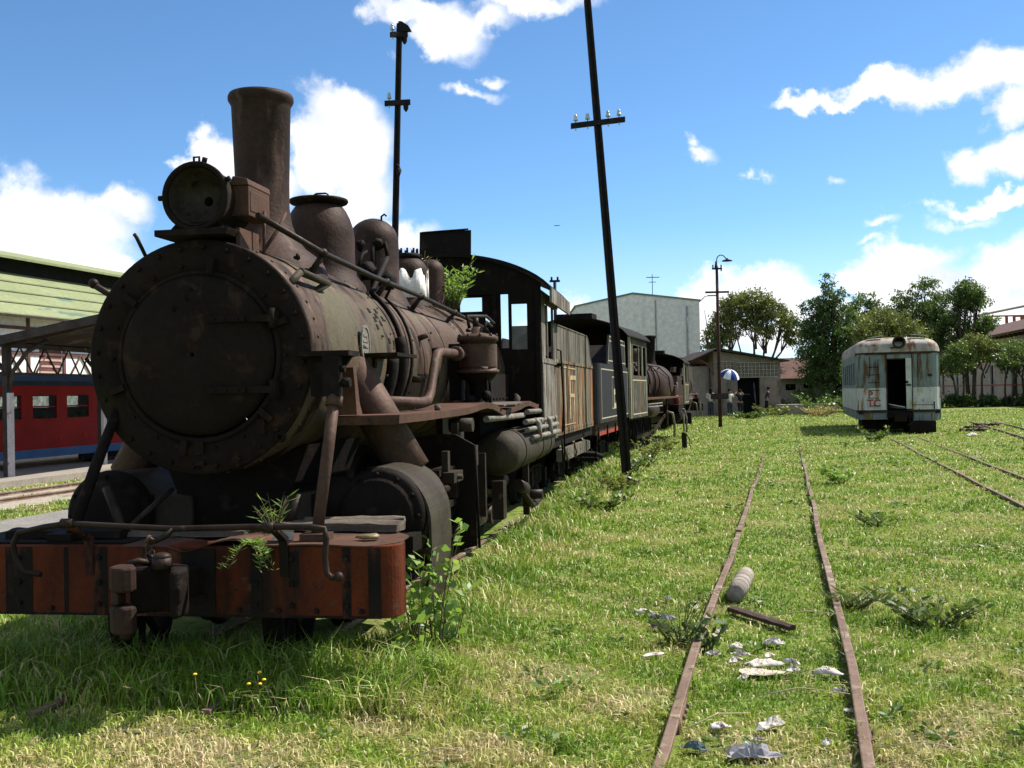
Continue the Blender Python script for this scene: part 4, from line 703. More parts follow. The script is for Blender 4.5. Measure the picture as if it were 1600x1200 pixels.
# ---------------------------------------------------------------- tenders
def bogie(parent, y, w=1.0, mat=black_iron):
    b = thing('bogie', None, None); b.parent = parent
    for s in (1, -1):
        for dy in (-.6, .6): wheel(b, s*.50, y+dy, .34, 'wheel', 8, side=s)
        mb = MB(); mb.prism([(y-.95, .34), (y-.95, .42), (y-.35, .56), (y+.35, .56), (y+.95, .42), (y+.95, .34), (y+.3, .26), (y-.3, .26)], s*.66, s*.72, 'x')
        for dy in (-.6, .6): mb.box((s*.69-.08, y+dy-.1, .26), (s*.69+.08, y+dy+.1, .48))
        for k in range(3): mb.lathe([(.28+.04*j, .05 if j % 2 else .065) for j in range(7)], (s*.69, y-.15+.15*k, 0), 'z', 8)
        mb.build('side_frame', mat, b)
    return b
def tender_old():
    t = thing('tender', 'weathered grey green tender streaked with rust, right behind the nearest locomotive cab', 'tender', (-.58, 15.03, 0), -R(11.1)); W = 1.2
    prof = [(0, 1.02), (4.75, 1.02), (4.75, 2.10), (4.62, 2.17), (4.45, 2.22), (4.30, 2.34), (4.18, 2.52), (4.05, 2.62), (3.9, 2.655), (0, 2.64)]
    mb = MB(); mb.prism([(0, 1.02), (4.75, 1.02), (4.75, 2.14), (0, 2.14)], -W, W, 'x')
    for y in (1.3, 2.62, 3.6): mb.box((W, y-.012, 1.04), (W+.006, y+.012, 2.13))
    mb.box((W, 0, 1.03), (W+.008, 4.75, 1.12)); mb.box((W, 0, 2.10), (W+.014, 4.75, 2.145))
    for k in range(46): bolts(mb, [(W+.008, .05+k*.1, 1.07)], (1, 0, 0), .008, .006)
    mb.build('tank', tender_paint, t)
    for s in (1, -1):
        mb = MB(); mb.prism([(0, 2.14), (4.66, 2.14), (4.45, 2.22), (4.30, 2.34), (4.18, 2.52), (4.05, 2.62), (3.9, 2.655), (0, 2.64)], s*W-.015*s, s*W+.01*s, 'x'); mb.tube([(s*W, 0, 2.645), (s*W, 3.9, 2.66), (s*W, 4.08, 2.62), (s*W, 4.2, 2.52), (s*W, 4.32, 2.34), (s*W, 4.47, 2.22), (s*W, 4.66, 2.16)], .02, 7)
        if s > 0:
            for y in (1.3, 2.62): mb.box((W+.01, y-.015, 2.15), (W+.016, y+.015, 2.64))
        mb.build('coal_board', tender_upper, t)
    mb = MB(); mb.prism([(-1.19, 2.14), (1.19, 2.14), (1.19, 2.4), (-1.19, 2.4)], 3.9, 3.93); mb.lathe([(3.98, .16), (4.1, .20), (4.2, .16), (4.22, .001)], (.85, 0, 2.42), 'y', 20); mb.box((-.6, 4.1, 2.14), (.4, 4.6, 2.30)); mb.build('coal_bulkhead', black_iron, t)
    mb = MB()    # remains of painted characters and borders
    mb.m = 0; X = W+.0075
    def q(y0, y1, z0, z1): mb.box((X-.004, y0, z0), (X+.001, y1, z1))
    q(.25, 1.25, 2.035, 2.055); q(1.45, 2.3, 2.03, 2.048); q(.6, 2.2, 1.155, 1.17)
    q(1.58, 1.66, 1.24, 1.92); q(1.66, 2.30, 1.86, 1.93); q(1.66, 2.18, 1.58, 1.64); q(2.05, 2.13, 1.30, 1.58); q(2.75, 2.82, 1.28, 1.62)
    mb.build('lettering', cream_faded, t)
    mb = MB(); mb.box((-1.15, 0, .86), (1.15, 4.9, 1.0)); mb.box((-.2, -.45, .60), (.2, 5.1, .80)); mb.build('underframe', black_iron, t)
    mb = MB(); mb.box((1.10, .75, .62), (1.20, 3.9, .80)); mb.tube([(1.22, .72, .85), (1.24, .9, .7), (1.22, 1.1, .62)], .02, 6); mb.tube([(1.2, 2.0, .86), (1.23, 2.05, .7), (1.2, 2.15, .6)], .015, 6); mb.box((1.10, 3.9, .64), (1.21, 4.05, .78)); bolts(mb, [(1.20, y, .71) for y in (.95, 1.3, 1.8, 2.3, 2.8, 3.3, 3.7)], (1, 0, 0), .012, .01); mb.build('side_beam', tender_upper, t)
    bogie(t, 1.15); bogie(t, 3.75)
    mb = MB(); mb.box((.9, 4.9, .35), (1.25, 5.05, .42)); mb.tube([(1.2, 4.95, .4), (1.25, 4.98, .95)], .015, 6); mb.tube([(.6, 4.75, .7), (.8, 5.0, .5), (1.15, 5.1, .48), (1.3, 5.2, .42)], .05, 8); mb.build('end_step', black_iron, t)
    return t
tender_old()
def outline(mb, x, y0, y1, z0, z1, w=.022, t=.004):
    for a in ((y0, y1, z0, z0+w), (y0, y1, z1-w, z1), (y0, y0+w, z0+w, z1-w), (y1-w, y1, z0+w, z1-w)): mb.box((x-.002, a[0], a[2]), (x+t, a[1], a[3]))
def tender_black():
    t = thing('tender', 'black tender with cream border lines, standing behind the leaning iron pole', 'tender', (.50, 20.15, 0), -R(12.8)); W = 1.2
    mb = MB(); pl = [(-W, 0)]; c = .22
    pl = [(-W+c, 0), (W-c, 0)]+[(W-c+c*math.sin(a), c-c*math.cos(a)) for a in np.linspace(.2, math.pi/2, 7)]+[(W, 4.9), (-W, 4.9)]+[(-W+c-c*math.cos(a), c-c*math.sin(a)) for a in np.linspace(0, 1.4, 7)]
    mb.prism(pl, 1.05, 2.22, 'z'); mb.build('tank', black_paint, t)
    for s in (1, -1): mb = MB(); mb.prism([(1.55, 2.22), (4.85, 2.22), (4.75, 2.83), (1.95, 2.86), (1.78, 2.60)], s*(W-.06)-.02, s*(W-.06)+.02, 'x'); mb.build('bunker_side', black_paint, t)
    mb = MB(); mb.prism([(1.55, 2.22), (1.6, 2.22), (2.3, 2.62), (2.25, 2.66)], -W+.1, W-.1, 'x'); mb.box((-1.1, .5, 2.22), (-.3, 1.3, 2.45)); mb.cyl((.2, .8, 2.2), (.2, .8, 2.36), .22, n=18); mb.build('bunker_slope', black_iron, t)
    mb = MB(); outline(mb, W, .30, 4.8, 1.13, 2.12); 
    for z in (2.30, ): mb.box((W-.042, 1.68, z), (W-.034, 4.78, z+.022))
    mb.box((W-.042, 1.93, 2.72), (W-.034, 4.72, 2.742)); mb.box((W-.042, 1.72, 2.24), (W-.034, 1.742, 2.5)); mb.add([(W-.035, 1.72, 2.5), (W-.035, 1.742, 2.5), (W-.035, 1.97, 2.83), (W-.035, 1.95, 2.83)], [(0, 1, 2, 3)]); mb.box((W-.042, 1.95, 2.815), (W-.034, 4.7, 2.835)); mb.box((W-.042, 4.66, 2.24), (W-.034, 4.68, 2.83)); mb.build('border_line', line_paint, t)
    mb = MB(); outline(mb, W, 1.95, 2.75, 1.3, 1.98, .02, .003); mb.box((W, 2.2, 1.30), (W+.006, 2.52, 1.72)); mb.build('painted_panel', line_paint, t)
    mb = MB(); mb.box((W+.005, 2.27, 1.42), (W+.008, 2.46, 1.60)); mb.build('painted_number', black_paint, t)
    mb = MB(); mb.box((-1.1, .1, .82), (1.1, 4.9, 1.04)); mb.box((-.15, -.4, .6), (.15, 5.2, .8)); mb.build('underframe', rust_plate, t)
    mb = MB(); mb.box((1.10, .2, .80), (1.14, 4.8, .86)); mb.build('red_step_beam', red_paint, t)
    mb = MB(); 
    for y in (.1, 1.4, 2.7, 4.0): mb.box((1.14, y, .74), (1.17, y+.05, .98))
    mb.build('step_hanger', black_iron, t); bogie(t, 1.15); bogie(t, 3.75); return t
tender_black()

# ---------------------------------------------------------------- engines further down the line
def far_engine(label, loc, rz):
    e = thing('steam_locomotive', label, 'steam locomotive', loc, rz); ZC = 1.9
    cab = thing('cab', None, None); cab.parent = e
    mb = MB(); vs = []; xs = np.linspace(-1.3, 1.3, 25)
    for x in xs:
        z = 2.98+.46*max(0, 1-(x/1.302)**2)**.7; vs += [(x, -.9, z), (x, 2.7, z), (x, -.9, z-.03), (x, 2.7, z-.03)]
    mb.add(vs, [f for i in range(24) for f in ((i*4, i*4+4, i*4+5, i*4+1), (i*4+2, i*4+3, i*4+7, i*4+6), (i*4, i*4+2, i*4+6, i*4+4), (i*4+1, i*4+5, i*4+7, i*4+3))]+[(0, 1, 3, 2), (96, 98, 99, 97)])
    mb.build('cab_roof', black_iron, cab)
    mb = MB(); mb.box((-.70, .3, 3.40), (.22, .9, 3.62)); mb.build('roof_vent', black_iron, cab)
    for s in (1, -1):
        mb = MB(); wall_holes(mb, 'x', s*1.2-.015, .03, -.1, 2.6, 1.0, 2.98, [(1.3, 2.4, 2.05, 2.8), (.35, 1.15, 2.05, 2.8)]); mb.build('side_panel', M('cab_green_dark', (.060, .060, .045), (.040, .036, .027), 3, [((.15, .08, .04), .57, 5, (1,1,.2), .06), ((.20,.18,.13), .62, 9, (1,1,.1), .04)], .7, 0, .2), cab)
        mb = MB(); outline(mb, s*1.2+s*.016, .2, 2.45, 1.08, 1.95, .03, .004*s); mb.box((s*1.2-.03, -.12, 1.0), (s*1.2+.03, -.06, 2.98)); mb.box((s*1.2-.02, 1.82, 2.05), (s*1.2+.02, 1.86, 2.8)); mb.build('border_line', line_paint, cab)
    mb = MB(); xs2 = np.linspace(-1.18, 1.18, 17); wall_holes(mb, 'y', 2.6, .03, -1.18, 1.18, 1.0, 2.95, [(.78, 1.02, 2.2, 2.8), (.3, .6, 2.6, 2.85), (-1.02, -.78, 2.2, 2.8)]); mb.prism([(x, 2.95+.46*max(0, 1-(x/1.302)**2)**.7) for x in xs2]+[(1.18, 2.95), (-1.18, 2.95)], 2.6, 2.63); mb.lathe([(2.0, .001), (2.0, .68), (2.6, .68)], (0, 0, ZC), 'y', 24); mb.box((-1.15, 0, .95), (1.15, 2.6, 1.02)); mb.build('cab_front', black_iron, cab)
    mb = MB(); mb.lathe([(2.6, .70), (8.8, .68), (8.82, .70), (12.3, .70), (12.32, .001)], (0, 0, ZC), 'y', 36)
    for y in (3.6, 4.9, 6.2, 7.5, 8.8): mb.lathe([(y-.03, .70), (y-.03, .715), (y+.03, .715), (y+.03, .70)], (0, 0, ZC), 'y', 36)
    mb.build('boiler', rust_dome, e)
    for y, r, top in ((3.6, .22, 3.0), (5.6, .30, 3.15), (7.7, .28, 3.1)):
        mb = MB(); p = [(2.45, r+.08), (2.6, r), (top-r, r)]+[(top-r+r*math.sin(a), max(.001, r*math.cos(a))) for a in np.linspace(.2, math.pi/2, 6)]; mb.lathe(p, (0, y, 0), 'z', 20); mb.build('dome', rust_dome, e)
    mb = MB(); mb.lathe([(2.45, .34), (2.6, .24), (2.75, .19), (3.5, .21), (3.52, .25), (3.60, .25), (3.60, .18), (2.9, .16)], (0, 11.3, 0), 'z', 24); mb.build('chimney', black_iron, e)
    for s in (1, -1):
        mb = MB(); mb.box((s*.93-.22, 2.6, 1.42), (s*.93+.22, 11.0, 1.47)); mb.build('running_board', rust_plate, e)
        mb = MB(); mb.tube([(s*.62, 2.6, 2.45), (s*.62, 9.0, 2.45), (s*.72, 10.8, 2.15), (s*.75, 11.1, 1.6), (s*1.05, 11.7, .95)], .022, 6); 
        for y in (3.6, 5.6, 7.6, 9.4): mb.cyl((s*.5, y, 2.35), (s*.62, y, 2.45), .02, n=6)
        mb.build('handrail', rod_iron, e)
        mb = MB()
        for y in (4.2, 5.0, 6.6, 7.8): mb.tube([(s*.72*math.sin(R(a)), y+.2*math.sin(a/20), ZC+.72*math.cos(R(a))) for a in range(25, 125, 12)], .028, 6)
        mb.box((s*.74, 5.7, 1.6), (s*.80, 6.1, 1.85)); mb.build('feed_pipes', black_iron, e)
        mb = MB(); mb.lathe([(9.2, .001), (9.2, .28), (10.3, .28), (10.3, .001)], (s*.98, 0, .85), 'y', 20); mb.box((s*.98-.25, 9.2, .9), (s*.98+.25, 10.3, 1.2)); mb.build('cylinder', black_iron, e)
        for y in (3.6, 4.75, 5.9, 7.05): wheel(e, s*.52, y, .50, 'driving_wheel', 10, side=s)
        mb = MB(); mb.box((s*.70, 3.5, .34), (s*.76, 7.2, .44)); mb.prism([(5.9, .36), (5.9, .48), (8.6, .92), (8.6, .82)], s*.84, s*.88, 'x'); mb.box((s*.3-.05, 2.6, .6), (s*.3+.05, 11.4, .8)); mb.box((s*.95, 8.2, .5), (s*1.0, 8.3, 1.4)); mb.lathe([(3.0, .001), (3.0, .2), (5.0, .2), (5.0, .001)], (s*1.0, 0, 1.12), 'y', 16); mb.build('motion', rod_iron, e)
        mb = MB()
        for z in (1.30, 1.22): mb.tube([(s*1.16, 3.0, z), (s*1.16, 5.8, z)], .02, 6)
        mb.tube([(s*1.0, 7.9, 1.0), (s*1.18, 8.0, .95), (s*1.22, 8.1, .6), (s*1.2, 8.2, .2)], .04, 7); mb.tube([(s*.9, 11.3, 1.05), (s*1.15, 11.4, 1.0), (s*1.22, 11.5, .7), (s*1.2, 11.6, .2)], .035, 7); mb.tube([(s*1.0, 10.8, .9), (s*1.2, 10.8, .85), (s*1.2, 10.8, .25)], .03, 7); mb.build('step_hoop', pale_pipe, e)
    mb = MB(); mb.box((-1.25, 12.7, .45), (1.25, 12.9, .85)); mb.box((-1.1, 10.6, .85), (1.1, 12.8, .9)); mb.build('buffer_beam', black_iron, e)
    mb = MB(); mb.cyl((1.05, 10.2, 1.2), (1.12, 10.5, .7), .035, n=8); mb.ball((1.05, 10.15, 1.35), .11, 8, 5, (1, 1, 1.5)); mb.build('red_lever', red_paint, e)
    return e
fe = far_engine('steam locomotive just beyond the black tender, open dark cab nearest and slim chimney behind', (1.72, 25.45, 0), -R(16))
fe2 = copy_tree(fe); fe2.location = (7.1, 50.0, 0); fe2.rotation_euler = (0, 0, -R(14)); fe2['label'] = 'last steam locomotive of the row, its dark arched cab before the big grey hall'
def far_tender():
    t = thing('tender', 'low dark rusty tender between the second and the last locomotive', 'tender', (5.75, 43.6, 0), -R(13)); mb = MB(); mb.prism([(0, 1.0), (5.2, 1.0), (5.2, 1.9), (4.2, 1.95), (4.0, 2.3), (1.2, 2.3), (1.0, 1.9), (0, 1.85)], -1.1, 1.1, 'x'); mb.build('tank', rust_dome, t)
    mb = MB(); mb.box((-1.1, 0, .8), (1.1, 5.3, .98)); mb.build('underframe', black_iron, t); bogie(t, 1.2); bogie(t, 4.1); mb = MB(); mb.tube([(1.14, .1, .9), (1.18, .2, 1.9), (1.14, .4, 2.0)], .02, 6); mb.build('grab_rail', pale_pipe, t)
far_tender()
# buried yard track beneath the row of engines
track('railway track beneath the row of steam locomotives', [((-2.36+.16*-1, 5.4), (2.6, 30)), ((-1.46+.16*-1, 5.4), (3.45, 29.8))], .05)

# things lying on the buffer beam deck
EL = lambda x, y: ((-1.92+x*math.cos(R(9))+y*math.sin(R(9))), (6.4-x*math.sin(R(9))+y*math.cos(R(9))))
def plank(name, label, cat, loc, rz, L_, w, h, mat, seed, rx=0, group=None):
    rr = random.Random(seed); mb = MB(); n = 9; vs = []
    for i in range(n+1):
        x = -L_/2+L_*i/n; a = 1-.35*(abs(x)/(L_/2))**3*rr.random(); ww = w/2*a; j = [rr.uniform(-.12, .12)*h for _ in range(6)]
        vs += [(x, -ww, j[0]), (x, ww+j[1], 0), (x+j[2], ww*.92, h+j[3]), (x, 0, h*1.05+j[4]), (x, -ww*.9, h*.85+j[5])]
    mb.add(vs, [(i*5+k, i*5+(k+1) % 5, i*5+5+(k+1) % 5, i*5+5+k) for i in range(n) for k in range(5)]+[tuple(range(5)), tuple(reversed(range(n*5, n*5+5)))])
    o = mb.build(name, mat); o.location = loc; o.rotation_euler = (rx, 0, rz); tag(o, label, cat, group); return o
x, y = EL(.86, .02); plank('broken_plank', 'splintered grey plank lying on the deck at the right end of the red buffer beam', 'plank', (x, y, .85), -R(14), .80, .17, .055, old_wood, 2)
x, y = EL(.93, .12); plank('broken_plank', 'thin split plank on top of the thicker one behind the right front strut', 'plank', (x, y, .885), -R(4), .62, .10, .03, old_wood, 5, .06)
x, y = EL(-.75, -.25); plank('broken_plank', 'dark rotten plank on the left end of the buffer beam deck', 'plank', (x, y, .845), -R(10), .75, .15, .05, black_iron, 7)
x, y = EL(-.10, -.15); plank('broken_plank', 'flat weathered board lying across the middle of the buffer beam deck', 'plank', (x, y, .845), -R(9), .9, .18, .03, old_wood, 9)
mb = MB(); mb.box((-.055, -.03, 0), (.055, .03, .045)); mb.add([(-.055, -.03, .045), (.055, -.03, .045), (.05, -.05, .07), (-.05, -.05, .065)], [(0, 1, 2, 3)]); o = mb.build('carton', paper); x, y = EL(.66, -.36); o.location = (x, y, .846); o.rotation_euler = (0, 0, .3); tag(o, 'small crushed white carton on the deck plate beside the right front strut', 'carton')
mb = MB(); mb.ball((0, 0, .02), .04, 8, 5, (1.6, .8, .4), .4); o = mb.build('dead_leaf', leaf_dry); x, y = EL(1.16, -.33); o.location = (x, y, .84); tag(o, 'curled brown dead leaf at the right corner of the beam deck', 'leaf')
# ================================================================ derelict railcar on the right
def railcar():
    c = thing('railcar', 'derelict pale teal and white railcar with rust streaks and dark open end doorway', 'railcar', (13.42, 36.0, 0), -SLOPE)
    W = 1.38; LEN = 9.5
    def endpoly(z0, z1, k=1.0): pass
    # rounded plan outline of the end: corners curve back
    def plan(x, w=W): # y set-back of the end wall at lateral x
        a = abs(x)/w; return .0 if a < .72 else .34*((a-.72)/.28)**2
    def endwall(mb, x0, x1, z0, z1, off=0, th=.04, n=8):
        xs = np.linspace(x0, x1, n+1); vs = []
        for x in xs:
            y = plan(x)+off; vs += [(x, y, z0), (x, y, z1), (x, y+th, z0), (x, y+th, z1)]
        mb.add(vs, [f for i in range(n) for f in ((i*4, i*4+4, i*4+5, i*4+1), (i*4+2, i*4+3, i*4+7, i*4+6), (i*4+1, i*4+5, i*4+7, i*4+3), (i*4, i*4+2, i*4+6, i*4+4))]+[(0, 1, 3, 2), (n*4, n*4+2, n*4+3, n*4+1)])
    mb = MB(); endwall(mb, -W, -.38, 1.60, 2.78); endwall(mb, .44, W, 1.60, 2.78); endwall(mb, -.38, .44, 2.62, 2.78, n=2); mb.build('end_upper_panel', teal_paint, c)
    mb = MB(); endwall(mb, -W, -.38, .82, 1.60, -.004); endwall(mb, .44, W, .82, 1.60, -.004); mb.build('end_lower_panel', pale_paint, c)
    mb = MB(); endwall(mb, -W-.02, W+.02, 2.76, 2.84, -.03); endwall(mb, -W-.02, -.36, .74, .83, -.02); endwall(mb, .42, W+.02, .74, .83, -.02); mb.box((-.41, -.03, .75), (-.37, .02, 2.78)); mb.box((.43, -.03, .75), (.46, .02, 2.78)); mb.box((.46, -.012, .98), (1.15, -.002, 1.0)); mb.box((1.12, -.012, .84), (1.16, -.002, 1.1)); mb.build('dark_trim', rust_dome, c)
    mb = MB(); mb.prism([(-W, .50), (-.35, .50), (-.35, .74), (-W, .74)], .30, .34); endwall(mb, -W, -.38, .50, .74, .02); endwall(mb, .45, W, .45, .74, .02); mb.build('end_skirt', teal_paint, c)
    # domed roof end
    mb = MB(); n = 28; rows = []
    for j, (y, s) in enumerate(((-.04, 0), (-.02, .25), (.05, .5), (.2, .75), (.5, .93), (.9, 1.0), (LEN, 1.0))):
        row = []
        for i in range(n+1):
            a = math.pi*i/n; ca, sa = math.cos(a), math.sin(a); x = -W*1.01*(abs(ca)**.62)*(1 if ca > 0 else -1); h = (abs(sa)**.45); yy = y+(plan(x) if j < 5 else 0); row.append((x, yy, 2.80+(.16*h+.42*h*s) if j else 2.82+.02*h))
        rows.append(row)
    vs = [p for r_ in rows for p in r_]; k = n+1; mb.add(vs, [(j*k+i, j*k+i+1, (j+1)*k+i+1, (j+1)*k+i) for j in range(len(rows)-1) for i in range(n)], True); rf = mb.build('roof', car_roof, c)
    mb = MB(); mb.lathe([(.5, .001), (.5, .16), (.0, .18), (-.14, .20), (-.16, .22), (-.20, .22), (-.20, .165), (-.05, .15), (.1, .12), (.1, .001)], (.03, 0, 3.17), 'y', 28); mb.tube([(-.25, -.1, 2.98), (-.1, -.12, 3.0)], .03, 6); mb.build('end_headlight', rust_dome, c)
    mb = MB(); mb.prism([(-.95, 3.36), (-.45, 3.43), (-.45, 3.45), (-.95, 3.38)], .3, .5); mb.prism([(.45, 3.45), (1.0, 3.38), (1.0, 3.40), (.45, 3.47)], .3, .5); mb.build('roof_strip', pale_paint, rf)
    # sides
    for s in (1, -1):
        mb = MB(); holes = [(.8+k*1.35, 1.65+k*1.35, 1.72, 2.50) for k in range(6)]; wall_holes(mb, 'x', s*W-.02, .04, .34, LEN, 1.60, 2.80, holes); mb.build('side_wall', teal_paint, c)
        mb = MB(); mb.box((s*W-.022, .34, .82), (s*W+.022, LEN, 1.60)); mb.build('side_lower', pale_paint, c)
        mb = MB(); mb.box((s*W-.02, .34, .52), (s*W+.02, LEN, .80)); mb.build('side_skirt', teal_paint, c)
        mb = MB()
        for h in holes: mb.box((s*W-.005, h[0], h[2]), (s*W+.005, (h[0]+h[1])/2, h[3]))
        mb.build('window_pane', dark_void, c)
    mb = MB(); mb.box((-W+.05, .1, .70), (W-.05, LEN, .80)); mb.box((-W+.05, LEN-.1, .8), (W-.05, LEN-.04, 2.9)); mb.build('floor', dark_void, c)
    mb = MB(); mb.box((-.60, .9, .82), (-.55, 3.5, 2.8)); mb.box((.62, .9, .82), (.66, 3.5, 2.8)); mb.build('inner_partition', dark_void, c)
    mb = MB(); mb.box((.245, -.02, .86), (.43, .03, 2.62)); mb.build('door_leaf', pale_paint, c)
    mb = MB(); mb.box((-.95, -.012, 2.0), (-.93, -.004, 2.7)); mb.box((.62, -.012, 1.62), (.64, -.004, 2.74)); mb.box((.95, -.03, 1.98), (1.09, -.0, 2.05)); mb.box((-.36, .02, 2.58), (.42, .06, 2.62)); mb.build('body_seam', rust_dome, c)
    mb = MB(); mb.cyl((.27, -.04, 1.75), (.27, -.04, 1.83), .04, n=8); mb.box((.25, -.06, 1.66), (.40, -.02, 1.71)); mb.build('door_handle', rust_front, c)
    mb = MB(); mb.box((-.33, .0, .96), (.2, .35, .99), Matrix.Rotation(R(12), 3, 'Y')); mb.build('threshold_board', pale_paint, c)
    mb = MB(); mb.box((-.40, -.1, .55), (.46, .3, .72)); mb.box((-.12, -.5, .48), (.14, -.05, .68)); mb.box((-.2, -.55, .44), (.2, -.42, .72)); mb.tube([(.3, -.1, .6), (.35, -.3, .35), (.2, -.35, .3)], .03, 6); mb.build('end_coupler', rust_front, c)
    mb = MB()
    for z in (.98+.27*k for k in range(7)): 
        if z < 2.6: mb.tube([(-.98, -.0, z), (-.98, -.06, z), (-.66, -.06, z), (-.66, .0, z)], .011, 5)
    mb.tube([(-.66, -.06, 1.9), (-.66, -.06, 2.6)], .011, 5); mb.build('ladder', black_iron, c)
    mb = MB(); mb.box((.3, -.3, .05), (1.15, 1.5, .45)); mb.box((-1.2, .5, .15), (1.2, 2.6, .5)); mb.build('underbody', black_iron, c)
    bogie(c, 2.0); bogie(c, 7.4)
    # red letters
    for txt, x, z, sz in (('P', -1.02, 1.33, .28), ('TC', -1.05, 1.02, .30)):
        cu = bpy.data.curves.new('letters', 'FONT'); cu.body = txt; cu.size = sz*1.15; cu.extrude = .003; cu.offset = .006
        to = bpy.data.objects.new('letters', cu); C.objects.link(to); bpy.context.view_layer.update()
        me = bpy.data.meshes.new_from_object(to.evaluated_get(bpy.context.evaluated_depsgraph_get())); bpy.data.objects.remove(to)
        me.materials.clear(); me.materials.append(red_paint); o = bpy.data.objects.new('letters', me); C.objects.link(o); o.parent = c; o.location = (x, -.009+plan(x+.1), z-.06); o.rotation_euler = (R(90), 0, -R(3))
railcar()

# ================================================================ iron poles
def ipole(label, base, top, w, arms, name='telegraph_pole'):
    t = thing(name, label, 'pole', (base[0], base[1], 0)); b = Vector((0, 0, -.2)); tp = Vector((top[0]-base[0], top[1]-base[1], top[2])); d = (tp-b).normalized()
    mb = MB(); x = Vector((1, 0, 0)); x = (x-d*x.dot(d)).normalized(); y = d.cross(x); vs = []
    for k, (f, ww) in enumerate(((0, w), (.5, w*.85), (1, w*.72))):
        p = b.lerp(tp, f); h = ww/2; vs += [p+x*(u*h)+y*(v*h) for u, v in ((-1, -1), (-.35, -1), (-.3, -.5), (.3, -.5), (.35, -1), (1, -1), (1, 1), (-1, 1))]
    mb.add(vs, [(k*8+i, k*8+(i+1) % 8, k*8+8+(i+1) % 8, k*8+8+i) for k in range(2) for i in range(8)]+[tuple(reversed(range(8))), tuple(range(16, 24))]); mb.build('mast', pole_iron, t)
    for z, half, tilt, yaw, ins, under in arms:
        c = b.lerp(tp, (z+.2)/(top[2]+.2))+y*(-w*.45); u = (Matrix.Rotation(yaw, 3, 'Z') @ Matrix.Rotation(-tilt, 3, 'Y')) @ Vector((1, 0, 0))
        mb = MB(); a_, b_ = c-u*half, c+u*half; r = .045; q = u.cross(Vector((0, 0, 1))).normalized(); up = q.cross(u)
        up = Vector((0, 0, 1)); mb.add([p+q*(i*r*.8)+up*(j*r) for p in (a_, b_) for i, j in ((-1, -1), (1, -1), (1, 1), (-1, 1))], [(0,1,2,3), (7,6,5,4), (0,4,5,1), (1,5,6,2), (2,6,7,3), (3,7,4,0)]); arm = mb.build('crossarm', pole_iron, t)
        for f in ins:
            p = c+u*(half*f); mb = MB(); mb.cyl(p-Vector((0, 0, .09)), p+Vector((0, 0, .09)), .010, n=6); mb.lathe([(.08, .022), (.085, .045), (.12, .040), (.125, .028), (.15, .034), (.19, .024), (.20, .001)], p, 'z', 12); mb.build('insulator', glass_insul, arm)
        for f in under:
            p = c+u*(half*f); mb = MB(); mb.lathe([(-.05, .05), (-.12, .045), (-.17, .015)], p, 'z', 8); mb.build('insulator', pole_iron, arm)
    return t
ipole('leaning black iron telegraph pole with one crossarm and four insulators, before the black tender', (2.06, 18.74), (1.50, 18.6, 8.72), .165, [(6.49, .49, R(6), 0, (-.82, -.38, .38, .78), ())])
p1 = ipole('tall upright black iron telegraph pole with two crossarms rising behind the nearest locomotive domes', (-2.28, 19.0), (-1.93, 19.0, 8.50), .135, [(7.03, .235, R(2), 0, (-.65,), (.65,)), (8.28, .17, R(8), R(35), (-.8,), (.7,))])
mb = MB(); mb.prism([(-.02, 8.35), (.22, 8.36), (.16, 8.46), (.04, 8.54), (-.02, 8.54)], -.04, .04); o = mb.build('top_cap', pole_iron, p1); o.location = (.35, 0, 0)
mb = MB(); mb.tube([(.26, -.07, 5.9), (.30, -.09, 5.85), (.27, -.08, 5.3)], .018, 6); mb.ball((.29, -.09, 5.75), .05, 8, 5, (1, 1, 2), .3); mb.build('cable_clamp', pole_iron, p1)
# lamp post
lp = thing('lamp_post', 'thin rusty lamp post with gooseneck lamp and two crossarms in front of the brick shed', 'lamp post', (9.1, 45.5, 0))
mb = MB(); mb.tube([(0, 0, -.1), (0, 0, 3), (0, 0, 7.1)], [.085, .075, .06], 8); mb.build('mast', M('rust_post', (.06, .025, .02), (.03, .018, .015), 3, [], .8), lp)
mb = MB(); mb.bx((-.02, -.06, 5.94), (1.04, .07, .08)); mb.build('crossarm', pole_iron, lp)
mb = MB(); mb.bx((.0, -.06, 6.97), (.44, .07, .07)); mb.cyl((-.18, -.06, 6.95), (-.18, -.06, 7.14), .03, n=6); mb.cyl((.18, -.06, 6.85), (.18, -.06, 7.14), .03, n=6); mb.build('crossarm', pole_iron, lp)
mb = MB(); mb.tube([(0, 0, 7.05)]+[(.20-.20*math.cos(a), 0, 7.35+.22*math.sin(a)) for a in np.linspace(0, R(150), 9)]+[(.42, 0, 7.40)], .022, 7); mb.cyl((-.06, 0, 6.95), (-.03, 0, 7.3), .055, .03, 8); mb.build('gooseneck', pole_iron, lp)
mb = MB(); mb.lathe([(0, .04), (-.05, .06), (-.09, .20), (-.13, .24), (-.135, .10), (-.16, .001)], (.46, 0, 7.43), 'z', 16); mb.build('lamp_head', pole_iron, lp)
mb = MB(); mb.bx((-.02, -.1, 1.37), (.78, .04, .26)); mb.build('sign_board', M('board_brown', (.05, .035, .03), (.03, .022, .02), 3), lp)
